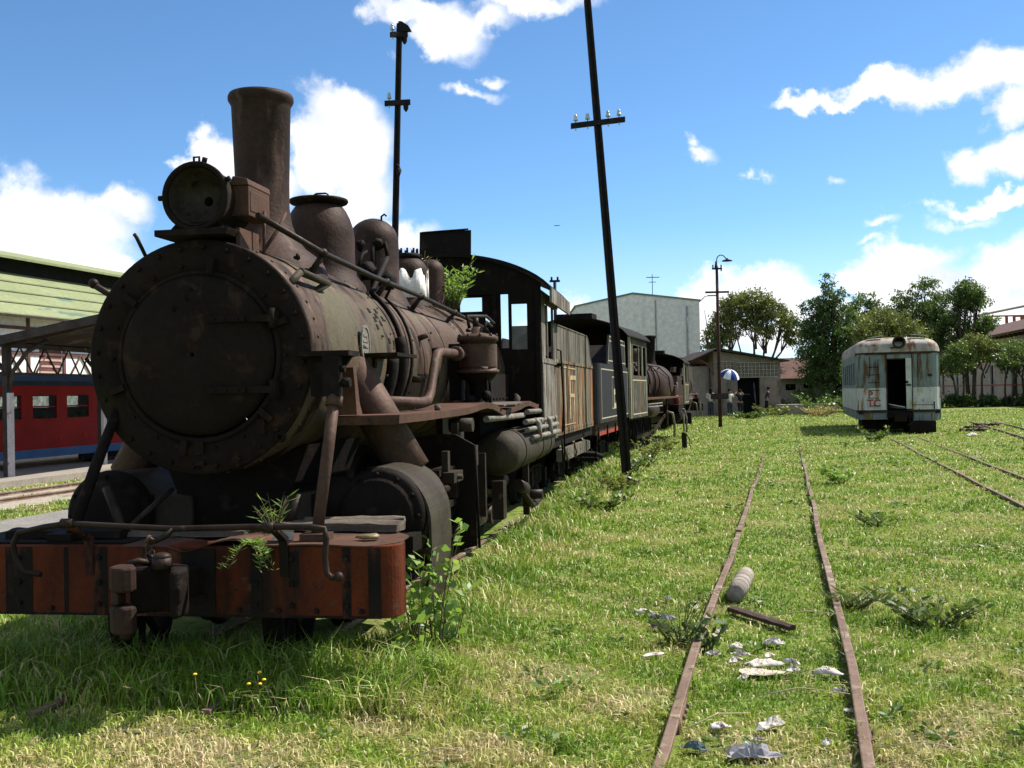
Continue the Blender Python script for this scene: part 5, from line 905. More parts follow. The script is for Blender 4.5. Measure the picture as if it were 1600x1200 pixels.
# stub post
st = thing('stub_post', 'short rotten dark post stub standing in the grass', 'post', (4.93, 29.84, 0)); mb = MB(); mb.prism([(-.07, 0), (.06, 0), (.05, .42), (-.02, .46), (-.08, .44)], -.06, .06); mb.build('post', pole_iron, st); mb = MB(); mb.tube([(.06, 0, .40), (.14, 0, .25), (.16, 0, 0)], .015, 6); mb.build('bent_wire', pole_iron, st)
ip = thing('signal_mast', 'thin distant mast with a tiny crossarm rising behind the gap after the first cab', 'mast', (2.57, 60, 0)); mb = MB(); mb.cyl((0, 0, 0), (.03, 0, 8.2), .12, .09, 8); mb.build('mast', pole_iron, ip); mb = MB(); mb.bx((.03, 0, 8.15), (.6, .12, .12)); mb.cyl((-.15, 0, 8.15), (-.15, 0, 8.4), .06, n=6); mb.cyl((.2, 0, 8.15), (.2, 0, 8.4), .06, n=6); mb.build('crossarm', pole_iron, ip)

# ================================================================ left yard
def canopy():
    t = thing('platform_canopy', 'dark platform canopy on timber posts with an upswept roof at the left edge', 'canopy', (-10.6, 21.8, 0), -R(8))
    for y in (0, 3.7, 7.4, 11.1):
        mb = MB(); mb.box((-.08, y-.08, .1), (.03, y+.10, 3.1)); mb.build('post', post_paint, t)
        mb = MB(); mb.box((.03, y-.09, .1), (.10, y+.05, 1.9)); mb.build('post_face', post_white, t)
        mb = MB(); mb.tube([(.02, y, 2.0), (.12, y, 2.35), (.45, y, 2.75), (.9, y, 2.98)], .045, 6); mb.tube([(.02, y, 2.0), (-.1, y, 2.4), (-.4, y, 2.75)], .045, 6); mb.build('brace', post_paint, t)
        mb = MB(); mb.prism([(.0, 2.86), (2.2, 3.28), (2.2, 3.38), (.0, 3.0)], y-.05, y+.05); mb.build('rafter', post_paint, t)
    mb = MB(); mb.box((-.06, -.3, 2.86), (.04, 12, 2.96)); mb.box((-.06, -.3, 2.28), (.02, 12, 2.34))
    for k in range(12):
        y = k*.93; mb.tube([(-.02, y, 2.3), (-.02, y+.46, 2.9), (-.02, y+.93, 2.3)], .022, 5)
    mb.build('lattice_girder', post_paint, t)
    mb = MB(); mb.prism([(-.25, 2.93), (2.35, 3.42), (2.36, 3.48), (-.25, 3.03)], -.35, 12); mb.prism([(-.25, 2.93), (-2.3, 3.30), (-2.3, 3.36), (-.25, 3.03)], -.35, 12); mb.build('canopy_roof', roof_dark, t)
    mb = MB(); mb.prism([(-.25, 2.84), (2.35, 3.30), (2.36, 3.46), (-.25, 3.0)], -.40, -.35); mb.build('fascia', post_paint, t)
canopy()
glass_m = bpy.data.materials.new('grimy_glass'); glass_m.use_nodes = True
def _gl():
    nt = glass_m.node_tree; N = nt.nodes; L = nt.links; b = N['Principled BSDF']; b.inputs['Base Color'].default_value = (.045, .055, .055, 1); b.inputs['Roughness'].default_value = .12
    t_ = N.new('ShaderNodeBsdfTransparent'); t_.inputs[0].default_value = (.62, .68, .66, 1); m_ = N.new('ShaderNodeMixShader'); n_ = N.new('ShaderNodeTexNoise'); n_.inputs['Scale'].default_value = 6; n_.inputs['Detail'].default_value = 6
    c_ = N.new('ShaderNodeTexCoord'); L.new(c_.outputs['Object'], n_.inputs['Vector']); r_ = N.new('ShaderNodeMapRange'); r_.inputs['From Min'].default_value = .35; r_.inputs['From Max'].default_value = .7; r_.inputs['To Min'].default_value = .2; r_.inputs['To Max'].default_value = .55
    L.new(n_.outputs['Fac'], r_.inputs['Value']); L.new(r_.outputs[0], m_.inputs[0]); L.new(t_.outputs[0], m_.inputs[1]); L.new(b.outputs[0], m_.inputs[2]); L.new(m_.outputs[0], N['Material Output'].inputs[0])
_gl()
def coach():
    t = thing('railcar', 'dark red railcar with blue lower band standing beyond the platform canopy on the left', 'railcar', (-13.0, 24.4, 0), -R(14)); 
    X1 = .05; y0, y1 = -5, 9.5; holes = [(y0+.7+k*1.34, y0+1.62+k*1.34, 1.27, 1.90) for k in range(10)]
    for x in (X1, X1-2.3):
        mb = MB(); wall_holes(mb, 'x', x-.03, .05, y0, y1, .48, 2.16, holes); mb.build('side_wall', coach_red, t)
        mb = MB(); mb.box((x-.032, y0, .26), (x+.024, y1, .48)); mb.build('blue_band', coach_blue, t)
        f = MB()
        for h in holes: f.box((x-.015, h[0], 1.57), (x+.0, h[1], 1.60)); f.box((x-.015, h[0], 1.88), (x+.028, h[1], 1.92)); f.box((x-.0, h[0], 1.25), (x+.035, h[1], 1.275))
        f.build('window_rail', coach_red, t)
        if x == X1:
            for h in holes: MB().box((x-.012, h[0], 1.27), (x-.006, h[1], 1.90)).build('window_pane', glass_m, t)
    mb = MB(); mb.box((X1-2.3, y0, .26), (X1, y0+.04, 2.2)); mb.box((X1-2.3, y1-.04, .26), (X1, y1, 2.2)); mb.box((X1-2.2, y0, .5), (X1-.1, y1, .56)); mb.build('end_wall', coach_red, t)
    mb = MB(); mb.prism([(X1+.06, 2.13), (X1+.05, 2.25), (X1-.3, 2.42), (X1-1.15, 2.50), (X1-2.0, 2.42), (X1-2.35, 2.25), (X1-2.36, 2.13)], y0-.1, y1+.1); mb.build('roof', coach_roof, t)
    for yy in holes: 
        mb = MB(); mb.box((X1-.75, yy[0]+.15, .56), (X1-.2, yy[0]+.85, 1.56)); mb.build('seat', dark_void, t)  # near-black seat blocks, raised to darken the lower window halves
    mb = MB(); mb.box((X1+.02, 3.4, .72), (X1+.035, 3.5, .80)); mb.box((X1+.02, 4.4, .72), (X1+.035, 4.55, .84)); mb.build('tail_lamp', M('lamp_red', (.6, .03, .02), (.5, .03, .02), 3), t)
    b = thing('bogie', None, None); b.parent = t
    for y in (4.9, 6.3):
        mb = MB(); mb.lathe([(-.05, .001), (-.05, .27), (.05, .29), (.05, .001)], (X1-.15, y, .28), 'x', 20); mb.build('wheel', black_iron, b)
    mb = MB(); mb.box((X1-.08, 4.3, .1), (X1, 6.9, .26)); mb.tube([(X1+.02, 4.8, .08), (X1+.02, 5.6, .0), (X1+.02, 6.4, .08)], .03, 6); mb.box((X1-2, -1.5, .05), (X1-.3, 1.5, .26)); mb.build('side_frame', black_iron, b)
coach()
def green_depot():
    t = thing('depot_building', 'long depot with pale green sheet roof and white half timbered wall behind the red railcar', 'building', (-17.9, 36, 0), -R(14)); y0, y1 = -14, 30
    mb = MB(); mb.box((-6, y0, 0), (0, y1, 4.9)); mb.build('wall', wall_white, t)
    mb = MB()
    for k in range(23):
        y = y0+k*1.95; mb.box((.0, y-.07, 0), (.05, y+.07, 4.9))
        if y+1.9 < y1: mb.tube([(.03, y, 2.3), (.03, y+.97, 3.5), (.03, y+1.95, 2.3)], .05, 4)
    for z in (2.25, 3.5, 4.4): mb.box((.0, y0, z-.06), (.052, y1, z+.06))
    mb.build('timber_frame', timber_brown, t)
    mb = MB()
    for k in range(11): y = y0+.5+k*3.9; mb.box((-.02, y+.1, 2.5), (.02, y+1.3, 4.2))
    mb.build('window', timber_brown, t)
    mb = MB()
    for k in range(11):
        y = y0+.5+k*3.9
        for j in range(7): mb.box((.02, y+.1, 2.55+j*.23), (.04, y+1.3, 2.63+j*.23))
    mb.build('shutter', M('shutter_pink', (.45, .30, .26), (.36, .24, .21), 3), t)
    mb = MB(); n = 4
    for k in range(n):      # overlapping sheets in courses
        a, b = k/n, (k+1)/n; x0, z0 = .75-a*4.3, 4.75+a*2.2; x1, z1 = .75-b*4.3-.1, 4.75+b*2.2+.02
        mb.prism([(x0, z0+.03), (x1, z1-.02), (x1, z1+.02), (x0, z0+.075)], y0-.4, y1+.4)
    mb.build('lower_roof', roof_green, t)
    mb = MB(); mb.box((-6.5, y0, 6.6), (-3.6, y1, 7.55)); mb.box((-6, y0, 4.9), (-3.6, y1, 6.7)); mb.build('clerestory', dark_void, t)  # near-black colour paints the shade under the upper roof
    mb = MB(); mb.prism([(-2.9, 7.42), (-5.0, 8.0), (-7.2, 7.42), (-7.2, 7.5), (-5.0, 8.1), (-2.9, 7.52)], y0-.6, y1+.6); mb.build('upper_roof', roof_green, t)
    mb = MB(); mb.box((.70, y0-.4, 4.70), (.78, y1+.4, 4.78)); mb.build('gutter', roof_dark, t)
green_depot()

# ================================================================ background buildings
def hall():
    t = thing('warehouse', 'big plain grey plastered hall with a low gable behind the locomotives', 'building', (10.4, 85, 0))
    mb = MB(); mb.prism([(-5.05, 0), (5.1, 0), (5.1, 9.0), (-.35, 9.65), (-5.05, 8.7)], 0, 34); mb.build('wall', plaster_grey, t)
    mb = MB(); mb.prism([(-5.15, 8.68), (-.35, 9.65), (5.2, 8.98), (5.2, 9.10), (-.35, 9.80), (-5.15, 8.82)], -.08, 34.2); mb.build('roof', M('roof_edge', (.16, .20, .19), (.12, .15, .14), 1), t)
    mb = MB(); mb.box((1.45, -.06, 0), (1.55, 0, 9.1)); mb.cyl((4.05, -.1, 0), (4.05, -.1, 8.6), .06, n=6); mb.box((-4.8, -.04, 4.1), (5.1, 0, 4.16)); mb.build('downpipe', M('pipe_grey', (.3, .3, .3), (.2, .2, .2), 2), t)
    mb = MB(); mb.tube([(5.1, 0, 8.9), (5.6, 0, 9.35), (6.0, 0, 9.4)], .04, 5); mb.bx((6.15, 0, 9.4), (.7, .2, .1)); mb.build('lamp_arm', M('pipe_grey', (1, 1, 1)), t)
    mb = MB(); mb.cyl((1.7, 3, 9), (1.7, 3, 11.6), .03, n=5); mb.box((1.2, 2.98, 11.3), (2.3, 3.02, 11.36)); mb.box((1.4, 2.98, 10.9), (2.0, 3.02, 10.95)); mb.build('aerial', pole_iron, t)
hall()
def shed():
    t = thing('shed', 'low block shed with pierced block screen, dark doorway and sagging roof behind the people', 'building', (15.0, 66, 0)); 
    mb = MB(); wall_holes(mb, 'y', 0, .25, -2.15, 2.1, 0, 2.40, [(-.65, .78, 0, 2.38)]); mb.prism([(-2.15, 2.40), (2.1, 2.40), (2.1, 3.45), (-1.95, 4.12), (-2.15, 4.1)], .08, .25); wall_holes(mb, 'y', 0, .08, -2.15, 2.1, 2.40, 3.44, [(-2.0, -.85, 2.9, 3.44), (-.65, 1.95, 2.43, 3.34)]); mb.prism([(-2.15, 3.44), (2.1, 3.44), (-1.9, 4.1), (-2.15, 4.08)], .0, .08); mb.box((-2.15, .25, 0), (-1.95, 9, 4.0)); mb.box((1.9, .25, 0), (2.1, 9, 3.4)); mb.build('wall', M('shed_wall', (.185, .155, .125), (.125, .105, .085), .8, [((.07,.06,.05), .56, 1.5, (1,1,.4), .1)], .9, 0, .2, 12), t)  # wall colour is a darkened concrete, painting its shadow side
    mb = MB()
    def screen(x0, x1, z0, z1, s=.235):
        nx = int(round((x1-x0)/s)); nz = int(round((z1-z0)/s))
        for i in range(nx+1): x = x0+(x1-x0)*i/nx; mb.box((x-.022, .0, z0), (x+.022, .07, z1))
        for j in range(nz+1): z = z0+(z1-z0)*j/nz; mb.box((x0, -.003, z-.022), (x1, .067, z+.022))
        for i in range(nx):
            for j in range(nz): x = x0+(x1-x0)*(i+.5)/nx; z = z0+(z1-z0)*(j+.5)/nz; mb.bx((x, .045, z), (.05, .04, .05))
    screen(-2.0, -.85, 2.9, 3.44); screen(-.65, 1.95, 2.43, 3.34); mb.build('block_screen', block_stone, t)
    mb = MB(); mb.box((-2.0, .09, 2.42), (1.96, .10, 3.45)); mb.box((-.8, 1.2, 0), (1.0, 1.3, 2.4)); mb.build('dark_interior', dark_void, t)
    mb = MB(); mb.box((-.62, .8, 1.3), (.3, .85, 1.36)); mb.cyl((.66, .5, 0), (.5, .5, 2.1), .05, n=6); mb.box((-.6, .9, .2), (-.1, 1.0, .9)); mb.build('shelf_clutter', M('clutter', (.12, .13, .15), (.05, .05, .06), 2), t)
    mb = MB(); mb.prism([(-3.55, 3.50), (-2.0, 4.22), (2.55, 3.36), (2.6, 3.44), (-1.95, 4.33), (-3.6, 3.58)], -.45, 9.2); mb.build('roof', roof_dark, t)
    for y in (.0, 1.6, 3.2, 4.8):
        mb = MB(); mb.tube([(-2.15, y, 2.6), (-2.4, y, 3.2), (-2.9, y, 3.55), (-3.5, y, 3.55)], .06, 6); mb.tube([(-2.15, y, 3.3), (-3.4, y, 3.5)], .04, 5); mb.build('eave_bracket', timber_brown, t)
    mb = MB(); mb.box((-3.3, 1.2, 0), (-2.2, 8.8, 3.2)); mb.build('lean_to', plaster_old, t)
shed()
def house():
    t = thing('house', 'low house with faded red roof under the trees right of the block shed', 'building', (24.5, 84, 0), R(4)); 
    mb = MB(); wall_holes(mb, 'y', 0, .2, -3, 6, 0, 2.6, [(-2.4, -1.5, 1.5, 2.0), (-.9, -.1, 1.5, 2.0), (1.4, 2.8, 1.6, 2.2), (2.2, 2.8, 0, 1.6)]); mb.box((-3, .2, 0), (-2.8, 6, 2.6)); mb.build('wall', plaster_old, t)
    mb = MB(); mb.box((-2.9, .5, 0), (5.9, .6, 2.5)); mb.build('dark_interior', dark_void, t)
    mb = MB(); mb.add([(-3.4, -.7, 2.45), (6.5, -.7, 2.45), (6.5, 3.2, 4.2), (-3.0, 3.2, 4.2), (-3.4, -.7, 2.37), (6.5, -.7, 2.37), (6.5, 3.2, 4.1), (-3.0, 3.2, 4.1)], [(0,1,2,3), (7,6,5,4), (0,4,5,1), (1,5,6,2), (2,6,7,3), (3,7,4,0)]); mb.prism([(-3.0, 4.1), (6.5, 4.1), (6.5, 4.2), (-3.0, 4.2)], 3.2, 6.5); mb.build('roof', roof_tile, t)
house()
def long_wall():
    t = thing('old_warehouse', 'long old plastered warehouse with dark tiled eaves and tall narrow doorways at the right edge', 'building', (42.5, 86, 0), math.atan2(48.5-42.5, 115-86)*-1); 
    mb = MB(); H = 6.1; holes = [(-12+k*7.4, -10.9+k*7.4, .6, 3.4) for k in range(8)]; wall_holes(mb, 'x', 0, .4, -26, 46, 0, H, holes); mb.build('wall', plaster_old, t)
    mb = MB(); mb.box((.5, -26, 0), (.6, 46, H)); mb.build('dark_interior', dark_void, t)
    mb = MB()
    for h in holes: mb.box((.0, h[0]+.55, h[2]), (.06, h[1], h[3]))
    mb.build('door_leaf', M('door_green', (.05, .10, .09), (.04, .07, .06), 2), t)
    mb = MB(); mb.prism([(-.9, H-.25), (6, H+2.0), (6, H+2.2), (-.95, H-.08)], -26.5, 46.5); mb.build('roof', roof_tile, t)
    mb = MB()
    for k in range(50): y = -26+k*1.45; mb.box((-.75, y, H-.42), (0, y+.14, H-.22))
    mb.build('rafter_ends', timber_brown, t)
    mb = MB(); mb.box((-.03, -26, 1.5), (0, 46, 1.62)); mb.build('string_course', brick_red, t)
long_wall()
t = thing('brick_terrace', 'small red brick rooftop structure with open bays seen above the old warehouse roof', 'building', (71.5, 150, 0)); mb = MB(); wall_holes(mb, 'y', 0, .3, -2.8, 9, 0, 11.6, [(-1.7, .2, 10.2, 11.4), (.5, 1.3, 10.2, 11.4), (1.6, 2.4, 10.3, 11.3)]); mb.build('wall', brick_red, t); mb = MB(); mb.prism([(-3.2, 11.6), (9, 13.8), (9, 14.1), (-3.2, 11.85)], -.8, 5); mb.build('roof', concrete, t)
o = MB().box((0, 0, -.1), (3.5, 1.6, .5)).build('concrete_slab', concrete, None, .03); o.location = (16.7, 64.5, .15); tag(o, 'long low concrete slab lying in the grass in front of the red roofed house', 'slab')
tag(o, 'long low concrete slab lying in the grass in front of the red roofed house', 'slab')

# ================================================================ trees
def tree(label, loc, h, blobs, nleaf, mat, seed, trunks=3, lsize=.30, spread=1.2, group='trees behind the sheds', clear=.35):
    """blobs: (x,z,rx,rz) crown clumps; trunk limbs reach every clump"""
    rr = random.Random(seed); rs = np.random.RandomState(seed); t = thing('tree', label, 'tree', (loc[0], loc[1], 0), 0, group)
    mb = MB(); blobs3 = [(bx, rr.uniform(-.6, .6)*rx, bz, rx, rz) for bx, bz, rx, rz in blobs]
    tr = []
    for k in range(trunks):
        bx = (k-(trunks-1)/2)*.35; top = (bx*spread*2.2+rr.uniform(-.4, .4), rr.uniform(-.8, .8), h*.62); p = [Vector((bx, 0, -.1)), Vector((bx*1.6, 0, h*.2)), Vector((bx*2.2*spread*.7, top[1]*.5, h*.42)), Vector(top), Vector((top[0]*1.1, top[1], h*.82))]
        r0 = .028*h/math.sqrt(trunks); mb.tube(p, [r0, r0*.8, r0*.6, r0*.4, r0*.15], 7); tr.append(p)
    for bx, by, bz, rx, rz in blobs3:
        p = min(tr, key=lambda q: abs(q[2].x-bx)); s = p[1].lerp(p[3], min(1, max(0, (bz*.55-h*.15)/(h*.5)))); e = Vector((bx, by, bz)); m = s.lerp(e, .5)+Vector((rr.uniform(-.2, .2), 0, -.25)); mb.tube([s, m, e], [.011*h, .007*h, .003*h], 5)
        for _ in range(6):
            q = e+Vector((rr.uniform(-.8, .8)*rx, rr.uniform(-.8, .8)*rx, rr.uniform(-.5, .8)*rz)); mb.tube([m, m.lerp(q, .5)+Vector((0, 0, .15)), q], [.005*h, .003*h, .001*h], 4)
    mb.build('trunk', bark, t)
    blobs3 = blobs3; tot = sum(b[3]*b[3]*b[4] for b in blobs3)**1.0; Ps = []; Rn = []
    for bx, by, bz, rx, rz in blobs3:
        n = int(nleaf*(rx*rx*rz)/tot); k = max(6, int(n/26)); d = rs.normal(size=(k, 3)); d /= np.linalg.norm(d, axis=1)[:, None]; cc = d*(rs.rand(k, 1)**.45)*np.array([rx, rx, rz])+np.array([bx, by, bz])
        ii = rs.randint(0, k, n); P = cc[ii]+rs.normal(size=(n, 3))*np.array([.30, .30, .22])*max(.5, rx*.40); Ps.append(P); Rn.append(np.clip(.5*rs.rand(k)[ii]+.5*rs.rand(n), 0, 1))
    P = np.concatenate(Ps); n = len(P); D = rs.normal(size=(n, 3)); D[:, 2] -= .4
    leaf_mesh('crown', P, D, lsize*(.26+.26*rs.rand(n)), lsize*(.75+.6*rs.rand(n)), mat, t, np.concatenate(Rn)); return t
tree('broad umbrella shaped tree with many bare stems, directly behind the block shed', (19.6, 86), 10.2, [(-2.6, 6.0, 1.3, 1.2), (-1.9, 7.4, 1.3, 1.1), (-.9, 8.7, 1.4, 1.0), (.4, 9.1, 1.6, .9), (1.7, 8.3, 1.4, 1.0), (2.8, 7.2, 1.3, 1.1), (3.5, 6.2, 1.0, .9), (.3, 7.4, 1.5, .9), (-3.2, 5.3, .8, .6), (1.2, 6.4, 1.2, .6), (-1.1, 6.4, 1.0, .6)], 15000, leaf_olive, 3, 6, .26, 1.6)
tree('tall dark tree with a ragged crown, left of the teal railcar', (24.6, 80), 10.6, [(0, 9.6, .7, .8), (.3, 8.6, 1.2, .9), (-.7, 7.8, 1.4, 1.0), (.8, 7.3, 1.5, 1.1), (-1.3, 6.5, 1.3, 1.1), (0, 6.0, 1.9, 1.3), (1.4, 5.4, 1.4, 1.2), (-1.2, 4.6, 1.5, 1.2), (.5, 4.0, 2.0, 1.4), (-.6, 2.7, 1.7, 1.1), (1.4, 2.6, 1.6, 1.1)], 20000, leaf_dark, 5, 2, .26)
tree('yellow green bushy tree just behind the left side of the teal railcar', (25.6, 72), 7.0, [(-1.1, 5.6, 1.2, .9), (.2, 6.4, 1.3, .9), (1.5, 6.0, 1.2, .9), (2.6, 5.4, 1.1, .8), (-.4, 4.2, 1.8, 1.1), (1.3, 3.9, 1.6, 1.1), (-.2, 2.8, 2.0, 1.1), (1.6, 2.4, 1.4, 1.0)], 15000, leaf_olive, 8, 3, .24)
tree('pale olive tree rising above the railcar roof between the two tallest crowns', (29.0, 84), 8.6, [(-1.4, 7.6, 1.1, .8), (-.2, 8.5, 1.1, .8), (.9, 7.7, 1.2, .9), (1.9, 7.0, 1.1, .9), (-1.9, 6.4, 1.2, 1.0), (-.5, 6.5, 1.7, 1.1), (1.3, 5.9, 1.5, 1.0), (0, 4.6, 2.2, 1.2), (.5, 3.0, 2.2, 1.2)], 18000, leaf_mid, 13, 3, .26)
tree('dense green tree with a tall rounded crown behind the railcar', (32.5, 82), 10.0, [(.1, 9.3, 1.2, .8), (-1.1, 8.5, 1.1, .9), (1.2, 8.3, 1.2, .9), (.1, 7.7, 1.7, 1.0), (-1.9, 7.3, 1.1, .9), (2.0, 7.2, 1.1, .9), (-1.4, 6.6, 1.4, 1.0), (1.6, 6.4, 1.4, 1.1), (.1, 6.0, 2.0, 1.2), (1.3, 4.9, 1.6, 1.1), (-1.0, 4.7, 1.6, 1.1), (.2, 3.3, 2.2, 1.3)], 20000, leaf_mid, 21, 2, .25)
tree('broad low bushy tree filling the space right behind the railcar roof', (31.2, 88), 7.6, [(-1.6, 6.6, 1.3, .9), (0, 7.2, 1.4, .9), (1.5, 6.8, 1.3, .9), (3.0, 6.4, 1.2, .9), (-.8, 5.4, 1.8, 1.1), (1.3, 5.3, 1.8, 1.1), (3.2, 5.0, 1.4, 1.0), (.5, 3.8, 2.4, 1.2), (2.6, 3.4, 1.8, 1.1)], 16000, leaf_olive, 27, 3, .26)
tree('slim tree with an open round top and visible pale trunk right of the railcar', (35.4, 80), 9.6, [(0, 9.1, 1.0, .7), (-.8, 8.4, .9, .8), (.9, 8.4, .9, .8), (.1, 7.8, 1.1, .7), (-.9, 6.7, 1.0, .7), (1.0, 6.3, 1.1, .7), (.2, 5.4, 1.3, .7), (-.6, 4.5, 1.3, .8), (.9, 4.3, 1.2, .7)], 13000, leaf_mid, 34, 2, .25)
for k, (x, y, h, bl, lab) in enumerate(((32.8, 76, 4.9, 1.0, 'thin young tree nearest the railcar in front of the old warehouse wall'), (34.6, 77, 5.6, 1.1, 'young tree with yellowish leaves under the slim tall tree at the old wall'), (36.4, 76, 5.0, 1.1, 'forked young tree before the old warehouse wall, right of the slim tall tree'), (38.2, 78, 5.2, 1.2, 'sparse grey green tree beside the tall green doorway of the old wall'), (40.0, 77, 5.0, 1.2, 'young tree cut by the right picture edge before the old wall'))):
    tree(lab, (x, y), h, [(0, h-.7, bl, .6), (-.8, h-1.3, bl*.8, .5), (.8, h-1.2, bl*.8, .5), (.1, h-1.9, bl, .45)], 3200, [leaf_mid, leaf_olive, leaf_mid, leaf_mid, leaf_olive][k], 50+k, 2, .20, 1.0, 'young trees along the old wall')
for k, (x, y, r, h, mt_, lab) in enumerate(((22.0, 78, 1.6, 1.6, leaf_dark, 'dark shrub at the foot of the tall ragged tree'), (26.6, 79, 2.2, 2.4, leaf_dark, 'large dark shrub left behind the railcar'), (31.0, 80, 2.2, 2.2, leaf_dark, 'dark shrub hidden behind the railcar'), (33.2, 76.5, 1.6, 1.0, leaf_dark, 'low dark undergrowth at the base of the young trees'), (37.0, 76, 2.0, .8, leaf_dark, 'low undergrowth along the right part of the old wall'), (41.5, 75, 2.0, 1.0, leaf_mid, 'leafy scrub at the right picture edge'))):
    rs = np.random.RandomState(k); n = 3500; cl = rs.normal(size=(26, 3))*np.array([r*.6, .6, h*.33])+np.array([0, 0, h*.35]); P = cl[rs.randint(0, 26, n)]+rs.normal(size=(n, 3))*np.array([.28, .28, .16])*max(.6, h*.5); P = P[P[:, 2] > 0]; t = thing('shrub', lab, 'shrub', (x, y, 0), 0, 'shrubs under the trees'); leaf_mesh('foliage', P, rs.normal(size=(len(P), 3)), .12, .24, mt_, t)
    mb = MB(); [mb.tube([(0, 0, 0), (a*.2, 0, h*.3), (a*.5*r*.5, 0, h*.8)], [.04, .03, .01], 5) for a in (-1, 0, 1)]; mb.build('stem', bark, t)

# ================================================================ weeds and small plants
def weed(name, label, loc, h, n, mat, seed, r=.12, lw=.03, ll=.07, stems=5, lean=.25, group=None, droop=0, cat='weed'):
    rs = np.random.RandomState(seed); t = thing(name, label, cat, loc, 0, group); mb = MB(); P = []; D = []
    for k in range(stems):
        a = rs.rand()*6.28; b = r*rs.rand(); hh = h*(.55+.45*rs.rand()); pts = [Vector((b*.4*math.cos(a), b*.4*math.sin(a), 0))]
        for j in range(1, 6): f = j/5; pts.append(Vector((math.cos(a)*(b*.4+lean*hh*f*f+r*.5*f), math.sin(a)*(b*.4+lean*hh*f*f+r*.5*f), hh*f-droop*f*f*hh*.6)))
        mb.tube(pts, [.006, .005, .004, .003, .002, .001] if ll > .03 else .0015, 5)
        for j in range(max(1, n//stems)):
            f = .15+.85*rs.rand(); i = min(4, int(f*5)); q = pts[i].lerp(pts[i+1], f*5-i); P.append(q); aa = rs.rand()*6.28; D.append((math.cos(aa), math.sin(aa), .25+.5*rs.rand()))
    mb.build('stem', M('stem_green', (.09, .10, .04), (.12, .09, .05), 5), t)
    n_ = len(P); leaf_mesh('leaves', np.array(P), np.array(D), lw*(.7+.6*rs.rand(n_)), ll*(.6+.7*rs.rand(n_)), mat, t); return t
WG = 'leafy weeds'
for k, (lx, ly, h, n) in enumerate(((1.24, .05, .50, 50), (1.30, .18, .80, 70), (1.38, .30, 1.0, 80), (1.46, .42, .60, 45))):
    X, Y = EL(lx, ly); weed('leafy_weed', ['low broad leaved weed at the right end of the red buffer beam', 'middle broad leaved weed climbing beside the right end of the buffer beam', 'tallest broad leaved weed reaching deck height in front of the right cylinder', 'small broad leaved weed under the cylinder drop plate'][k], (X, Y, 0), h*.92, int(n*1.2), leaf_bright, 60+k, .09, .048, .085, 7, .12, WG)
X, Y = EL(.22, 6.45); weed('rooftop_plant', 'bright green bushy plant growing on the boiler top against the cab front', (X, Y, 2.72), .62, 420, leaf_bright, 71, .22, .022, .12, 26, .28, None, 0, 'plant')
X, Y = EL(.02, 5.6); weed('dry_tuft', 'small dry tuft between the last two domes', (X, Y, 2.75), .62, 60, leaf_dry, 72, .08, .01, .07, 14, .1, None, 0, 'plant')
X, Y = EL(.53, -.53); weed('hanging_weed', 'feathery green weed hanging over the front of the buffer beam', (X, Y, .84), .16, 230, leaf_bright, 73, .05, .008, .05, 8, .9, None, 3.2, 'weed')
X, Y = EL(.50, -.1); weed('deck_grass', 'thin grass tuft growing on the deck behind the hanging weed', (X, Y, .84), .26, 60, leaf_bright, 74, .08, .008, .09, 16, .25, None, 0, 'weed')
weed('rail_weed', 'tangled grey green weed growing over the left rail of the middle track', (1.06, 6.75, 0), .30, 120, leaf_mid, 75, .20, .03, .055, 22, .3, WG)
weed('rail_weed', 'darker leafy sprig beside the same rail weed, toward the field', (1.20, 6.55, 0), .20, 50, leaf_dark, 76, .10, .05, .06, 6, .3, WG)
weed('wild_bush', 'dark tangled bush with pale leaf tips in the grass right of the middle track', (2.85, 7.1, 0), .24, 320, leaf_mid, 77, .32, .03, .08, 34, .6, WG)
weed('wild_bush', 'low spiky grass clump just left of the dark tangled bush', (2.50, 7.75, 0), .16, 160, leaf_mid, 78, .2, .012, .10, 40, .7, WG)
weed('wild_bush', 'small bright bush alone in the middle of the field', (5.56, 17.7, 0), .32, 300, leaf_bright, 79, .30, .04, .09, 18, .5, WG)
weed('wild_bush', 'flat grey green rosette in the field beyond the dark tangled bush', (4.30, 12.3, 0), .16, 110, leaf_mid, 80, .28, .03, .10, 16, .9, WG)
weed('wild_bush', 'small bush in front of the teal railcar', (10.8, 31.2, 0), .45, 240, leaf_mid, 81, .5, .06, .13, 14, .4, WG)
for k, (x, y, h, lab) in enumerate(((1.75, 17.4, .45, 'weed clump under the rear of the grey green tender'), (2.55, 21.6, .6, 'weed clump under the black tender right of the leaning pole'), (3.2, 24.9, .9, 'taller weed clump beneath the cab of the second locomotive'), (1.25, 14.6, .40, 'weed clump below the steps of the first cab'), (4.2, 28.5, .6, 'weed clump beside the wheels of the second locomotive'))):
    weed('weed_clump', lab, (x, y, 0), h*.62, 220, [leaf_olive, leaf_mid][k % 2], 90+k, .45, .05, .10, 16, .35, 'weeds along the row of engines')
for k, (x, y, lab) in enumerate(((15.4, 61.5, 'rough weed clump in front of the shed doorway'), (17.8, 60, 'rough dry weed clump in front of the concrete slab'), (18.6, 63, 'leafy shrub behind the concrete slab'), (13.2, 58, 'low weed clump left of the people'))):
    weed('weed_clump', lab, (x, y, 0), [.7, .55, 1.3, .4][k], 500, [leaf_olive, leaf_dry, leaf_mid, leaf_mid][k], 100+k, 1.2, .10, .22, 26, .5, 'weeds in front of the shed')
